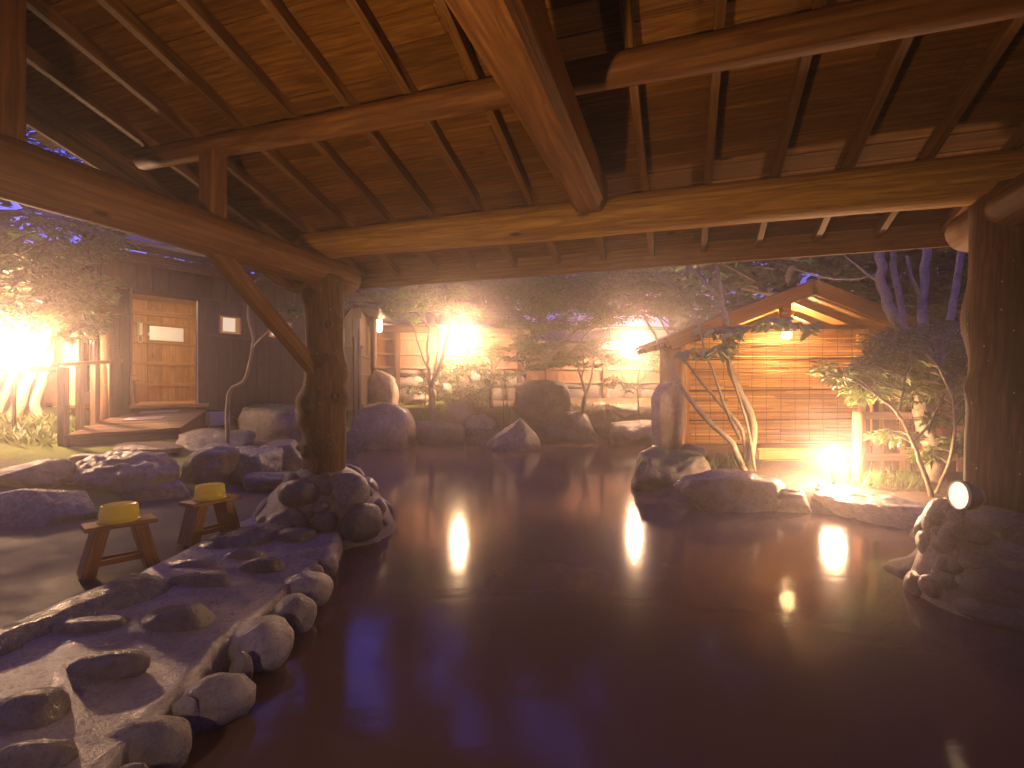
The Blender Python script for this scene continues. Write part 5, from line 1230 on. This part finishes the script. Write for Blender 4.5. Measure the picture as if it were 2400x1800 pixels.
# right tree: pale trunk with many stems, shrub in front
R0 = gpt(2190, 1155, 6.3)
tree('pale_tree', 'pale many stemmed tree standing beside the right post', 'tree',
     [([R0, W(2188, 1090, 6.3), W(2178, 1040, 6.35), W(2165, 980, 6.4), W(2148, 910, 6.5), W(2135, 830, 6.6), W(2115, 770, 6.7), W(2085, 720, 6.8), W(2068, 670, 6.9), W(2066, 580, 7.0)], 0.11, 0.055),
      ([W(2150, 930, 6.5), W(2140, 850, 6.7), W(2120, 775, 6.8), W(2108, 700, 6.9), W(2095, 620, 7.0), W(2090, 570, 7.1)], 0.05, 0.035),
      ([W(2165, 970, 6.4), W(2160, 880, 6.6), W(2162, 760, 6.8), W(2165, 680, 6.9), W(2172, 570, 7.0)], 0.07, 0.05),
      ([W(2170, 1000, 6.4), W(2195, 890, 6.6), W(2225, 750, 6.8), W(2240, 680, 6.9), W(2262, 560, 7.0)], 0.055, 0.04),
      ([W(2162, 700, 6.9), W(2140, 660, 6.9), W(2125, 600, 7.0)], 0.03, 0.02), ([W(2068, 665, 6.9), W(2030, 640, 7.0), W(1980, 600, 7.2)], 0.02, 0.01), ([W(2066, 640, 7.0), W(2000, 655, 7.2), W(1930, 650, 7.4), W(1860, 630, 7.6)], 0.014, 0.007)],
     padset((1900, 2260, 480, 590), 14, 6.8, 8.2, 0.3, 0.08, 21), M_MAPLE, M_BARK, (0.07, 0.04), 60, 0.7, 7, None, 9)
S0_ = gpt(2186, 1168, 5.6)
tree('evergreen_shrub', 'dense evergreen shrub with long drooping leaves beside the right post', 'shrub',
     [([S0_, W(2170, 1120, 5.6), W(2140, 1040, 5.6), W(2105, 970, 5.6), W(2060, 930, 5.6)], 0.028, 0.012), ([W(2140, 1040, 5.6), W(2180, 990, 5.6), W(2215, 920, 5.65)], 0.016, 0.009),
      ([S0_ + Vector((0.1, 0.1, 0)), W(2230, 1060, 5.7), W(2235, 950, 5.7), W(2200, 860, 5.7)], 0.02, 0.01), ([W(2105, 970, 5.6), W(2120, 900, 5.65), W(2130, 840, 5.7)], 0.014, 0.008)],
     padset((2010, 2265, 785, 930), 95, 5.8, 6.7, 0.15, 0.07, 22) + padset((1935, 2080, 850, 925), 16, 5.7, 6.3, 0.13, 0.05, 23) + padset((2090, 2270, 745, 800), 16, 6.0, 6.7, 0.14, 0.06, 24)
     + padset((2060, 2140, 1000, 1030), 5, 5.7, 6.0, 0.12, 0.04, 25) + padset((2150, 2270, 1020, 1080), 8, 5.8, 6.2, 0.12, 0.05, 26) + padset((2180, 2275, 930, 990), 8, 5.8, 6.2, 0.12, 0.05, 27),
     M_SHRUB, M_BARKM, (0.105, 0.026), 80, 0.45, 8, None, 10, 0.005, droop=0.25)

# left: trees around the lamp and a spray at the top
L0 = gpt(30, 955, 8.0)
tree('broadleaf_tree', 'pale trunked tree with sunlit looking leaves around the far left lamp', 'tree',
     [([L0, W(60, 900, 8.0), W(95, 820, 8.0), W(115, 745, 8.0), W(135, 680, 8.0), W(140, 600, 8.0)], 0.09, 0.05), ([L0 + Vector((0.3, 0.1, 0)), W(85, 930, 8.1), W(110, 860, 8.1), W(128, 760, 8.2), W(160, 690, 8.2)], 0.07, 0.04),
      ([L0 + Vector((-0.3, 0, 0)), W(28, 880, 8.0), W(45, 760, 7.8), W(70, 660, 7.6), W(60, 590, 7.5)], 0.06, 0.03), ([W(70, 660, 7.6), W(120, 690, 7.2), W(190, 720, 6.9)], 0.03, 0.012)],
     padset((-40, 230, 640, 770), 60, 6.7, 7.9, 0.22, 0.10, 31) + padset((120, 250, 655, 730), 16, 6.6, 7.2, 0.18, 0.07, 32) + padset((160, 235, 745, 790), 8, 6.5, 7.0, 0.16, 0.05, 33) + padset((-40, 180, 560, 650), 34, 6.9, 8.2, 0.24, 0.12, 34),
     M_BROAD, M_BARK, (0.085, 0.042), 90, 0.5, 8, None, 11)
L1 = gpt(-260, 960, 8.5)
tree('maple_tree', 'maple reaching in from the far left with pale feathery sprays under the beam', 'tree',
     [([L1, W(-240, 800, 8.3), W(-180, 620, 7.8), W(-60, 520, 7.2), W(60, 500, 6.8), W(150, 560, 6.6)], 0.10, 0.02), ([W(-180, 620, 7.8), W(-120, 420, 7.6), W(0, 320, 7.6), W(160, 400, 7.8)], 0.06, 0.015), ([W(60, 500, 6.8), W(170, 520, 6.8), W(260, 560, 6.8)], 0.02, 0.01)],
     padset((0, 290, 500, 620), 30, 6.4, 7.4, 0.24, 0.04, 35) + padset((0, 380, 270, 470), 40, 7.4, 10, 0.4, 0.10, 36), M_MAPLE, M_BARKD, (0.06, 0.028), 130, 0.85, 8, None, 12)
# bare wriggling stem in front of the cottage wall
tree('bare_sapling', 'thin crooked sapling in front of the cottage wall beside the brace', 'tree',
     [([gpt(533, 990, 7.6), W(534, 960, 7.6), W(540, 915, 7.6), W(572, 890, 7.55), W(590, 830, 7.5), W(592, 790, 7.5), W(582, 730, 7.5), W(596, 660, 7.5)], 0.035, 0.012), ([W(592, 815, 7.5), W(615, 790, 7.4), W(650, 760, 7.3), W(690, 745, 7.3)], 0.016, 0.007)],
     [(W(x, y, 7.3), 0.16, 0.05) for x, y in ((665, 730), (690, 720), (640, 655), (680, 660), (700, 735))], M_MAPLE, M_BARKM, (0.06, 0.028), 70, 0.8, 7, None, 13, 0.005)
tree('maple_tree', 'maple spray spreading beside the middle post below the eave', 'tree',
     [([gpt(770, 1000, 10.6), W(765, 900, 10.5), W(790, 780, 10.3), W(830, 710, 10.0), W(850, 690, 10)], 0.045, 0.012)], padset((800, 910, 688, 735), 10, 9.6, 10.5, 0.3, 0.04, 37), M_MAPLE, M_BARKD, (0.06, 0.028), 110, 0.85, 8, None, 14)

# ground plants
def tuft(name, label, pts, n, h, w_, mat, seed, cat='grass', kind='stuff', spread=0.12, lay=0.5):
    r = random.Random(seed); Cc, Dd, Nn, Ll = [], [], [], []
    for p in pts:
        for i in range(n):
            a = r.uniform(0, 2*math.pi); q = p + Vector((r.gauss(0, spread), r.gauss(0, spread), 0)); q.z = max(T(q.x, q.y), 0.0) + 0.0
            d = Vector((math.cos(a) * lay, math.sin(a) * lay, 1)); Cc.append(tuple(q)); Dd.append(tuple(d)); Nn.append((math.cos(a), math.sin(a), -0.3)); Ll.append(r.uniform(0.5, 1.3))
    Ll = np.array(Ll); o = link(name, leaf_mesh(name, Cc, Dd, Nn, Ll * h, w_ * np.ones_like(Ll), 0.1), mat); tag(o, label, cat, None, kind); return o
tuft('bamboo_grass', 'low bamboo grass under the trees beside the ramp', [hit(rng.uniform(0, 165), rng.uniform(985, 1040)) for _ in range(60)], 10, 0.20, 0.028, M_FERN, 1, lay=1.3, spread=0.15)
tuft('grass', 'thin grass on the bank around the globe lamp and the right tree', [hit(rng.uniform(1990, 2180), rng.uniform(1120, 1150)) for _ in range(22)] + [W(rng.uniform(1640, 1740), 1095, rng.uniform(6.9, 7.3)) for _ in range(14)], 14, 0.20, 0.010, M_GRASS, 2, lay=0.6, spread=0.08)
tuft('far_grass', 'pale grass between the far boulders', [hit(rng.uniform(1290, 1440), rng.uniform(962, 985)) for _ in range(26)] + [hit(rng.uniform(1000, 1200), rng.uniform(960, 985)) for _ in range(20)], 14, 0.13, 0.014, M_GRASS, 3, lay=0.9)
tuft('bank_grass', 'grass between the boulders below the cottage', [hit(rng.uniform(480, 620), rng.uniform(985, 1010)) for _ in range(20)], 12, 0.13, 0.011, M_GRASS, 4, lay=0.8)

# ------------------------------------------------------------------ woods behind
FG = 'trees of the dark wood behind the fence'
def forest_tree(i, x, y, h, R, label, gap=1.0):
    r = random.Random(500 + i); z0 = 0.9 + min(6.0, max(0, (y - 18)) * 0.05) if y > 16 else T(x, y)
    pts = [Vector((x + r.uniform(-0.3, 0.3) * k, y + r.uniform(-0.2, 0.2) * k, z0 + h * k / 4)) for k in range(5)]
    pads = []
    for k in range(int(42 * gap)):
        a = r.uniform(0, 2 * math.pi); zz = r.uniform(0.22, 1.0); rr = R * math.sqrt(r.uniform(0.05, 1)) * (1.15 - 0.75 * abs(zz - 0.5))
        pads.append((Vector((x + math.cos(a) * rr, y + math.sin(a) * rr, z0 + h * zz)), R * 0.42 * r.uniform(0.7, 1.3), 0.35))
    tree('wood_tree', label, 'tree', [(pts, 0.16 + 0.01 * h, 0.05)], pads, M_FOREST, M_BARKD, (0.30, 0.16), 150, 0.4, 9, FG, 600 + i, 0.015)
fts = [(-7.7, 20.2, 13, 1.3, 'narrow tall wood tree between two sky gaps behind the cottage'), (-3.7, 21, 13, 1.4, 'narrow tall wood tree behind the annex, right of a sky gap'), (-0.9, 22, 12, 1.2, 'narrow wood tree above the fence, left of the tallest boulder'), (6.9, 13.2, 8.5, 2.6, 'wood tree close behind the hut roof, dark and dense'), (10.6, 13.0, 9, 2.8, 'wood tree between the pale tree and the hut, deep in the wood'), (-13.5, 11, 9, 3.2, 'wood tree crowding in behind the cottage roof at far left'), (-10.5, 15.5, 11, 3.2, 'wood tree rising behind the cottage'),
       (-8.0, 20, 6.8, 3.2, 'wood tree behind the cottage\'s far end'), (-4.6, 20.5, 6.2, 2.8, 'wood tree above the annex roof'), (-1.9, 23, 8.5, 2.4, 'slender wood tree above the left fence lamp'),
       (0.9, 20.5, 8, 2.4, 'slender wood tree left of the sky gap behind the fence'), (3.9, 22, 15, 3.2, 'wood tree above the right fence lamp'), (6.6, 19.5, 13, 3.2, 'wood tree behind the hut\'s left eave'),
       (9.2, 17.5, 13, 3.4, 'wood tree behind the hut\'s ridge'), (12.3, 17, 13, 3.4, 'wood tree behind the hut\'s right eave'), (12.5, 11.5, 10, 3.0, 'wood tree behind the pale right tree'),
       (9.8, 9.0, 9, 2.3, 'wood tree beside the right post, deep in shade'), (-5.5, 30, 9.5, 3.8, 'tall far wood tree behind the annex'), (2.0, 33, 19, 4.0, 'tallest far wood tree in the middle of the wood'), (9.5, 30, 19, 4.6, 'tall far wood tree behind the hut')]
fts += [(-15, 4, 13, 4.2, 'wood tree left of the garden'), (-12.5, -3, 14, 4.2, 'wood tree left behind the pavilion'), (-5, -9, 14, 4.4, 'wood tree behind the pavilion'), (3, -9.5, 14, 4.4, 'wood tree behind the pavilion, nearer the right bank'),
        (10.5, -5, 14, 4.4, 'wood tree right behind the pavilion'), (12, 3, 13, 4.0, 'wood tree on the right bank'), (16, 8, 14, 4.0, 'wood tree far right of the hut'), (-18, 10, 14, 4.2, 'wood tree far left of the cottage')]
for i, (x, y, h, R, lb) in enumerate(fts): forest_tree(i, x, y, h, R, lb)

# ------------------------------------------------------------------ steam in the air
def haze_mat():
    m = bpy.data.materials.new('steam'); m.use_nodes = True; nt = m.node_tree; nt.nodes.remove(nt.nodes['Principled BSDF'])
    v = N(nt, 'ShaderNodeVolumePrincipled'); v.inputs['Color'].default_value = (0.98, 0.84, 0.86, 1); v.inputs['Density'].default_value = 0.019; v.inputs['Anisotropy'].default_value = 0.85
    nt.links.new(v.outputs[0], nt.nodes['Material Output'].inputs['Volume']); return m
hz = MB().box((-300, -150, -1.8), (300, 450, 26))
o = link('haze', hz.mesh('haze'), haze_mat(), kind='stuff'); o['label'] = 'thin warm steam hanging in the evening air'
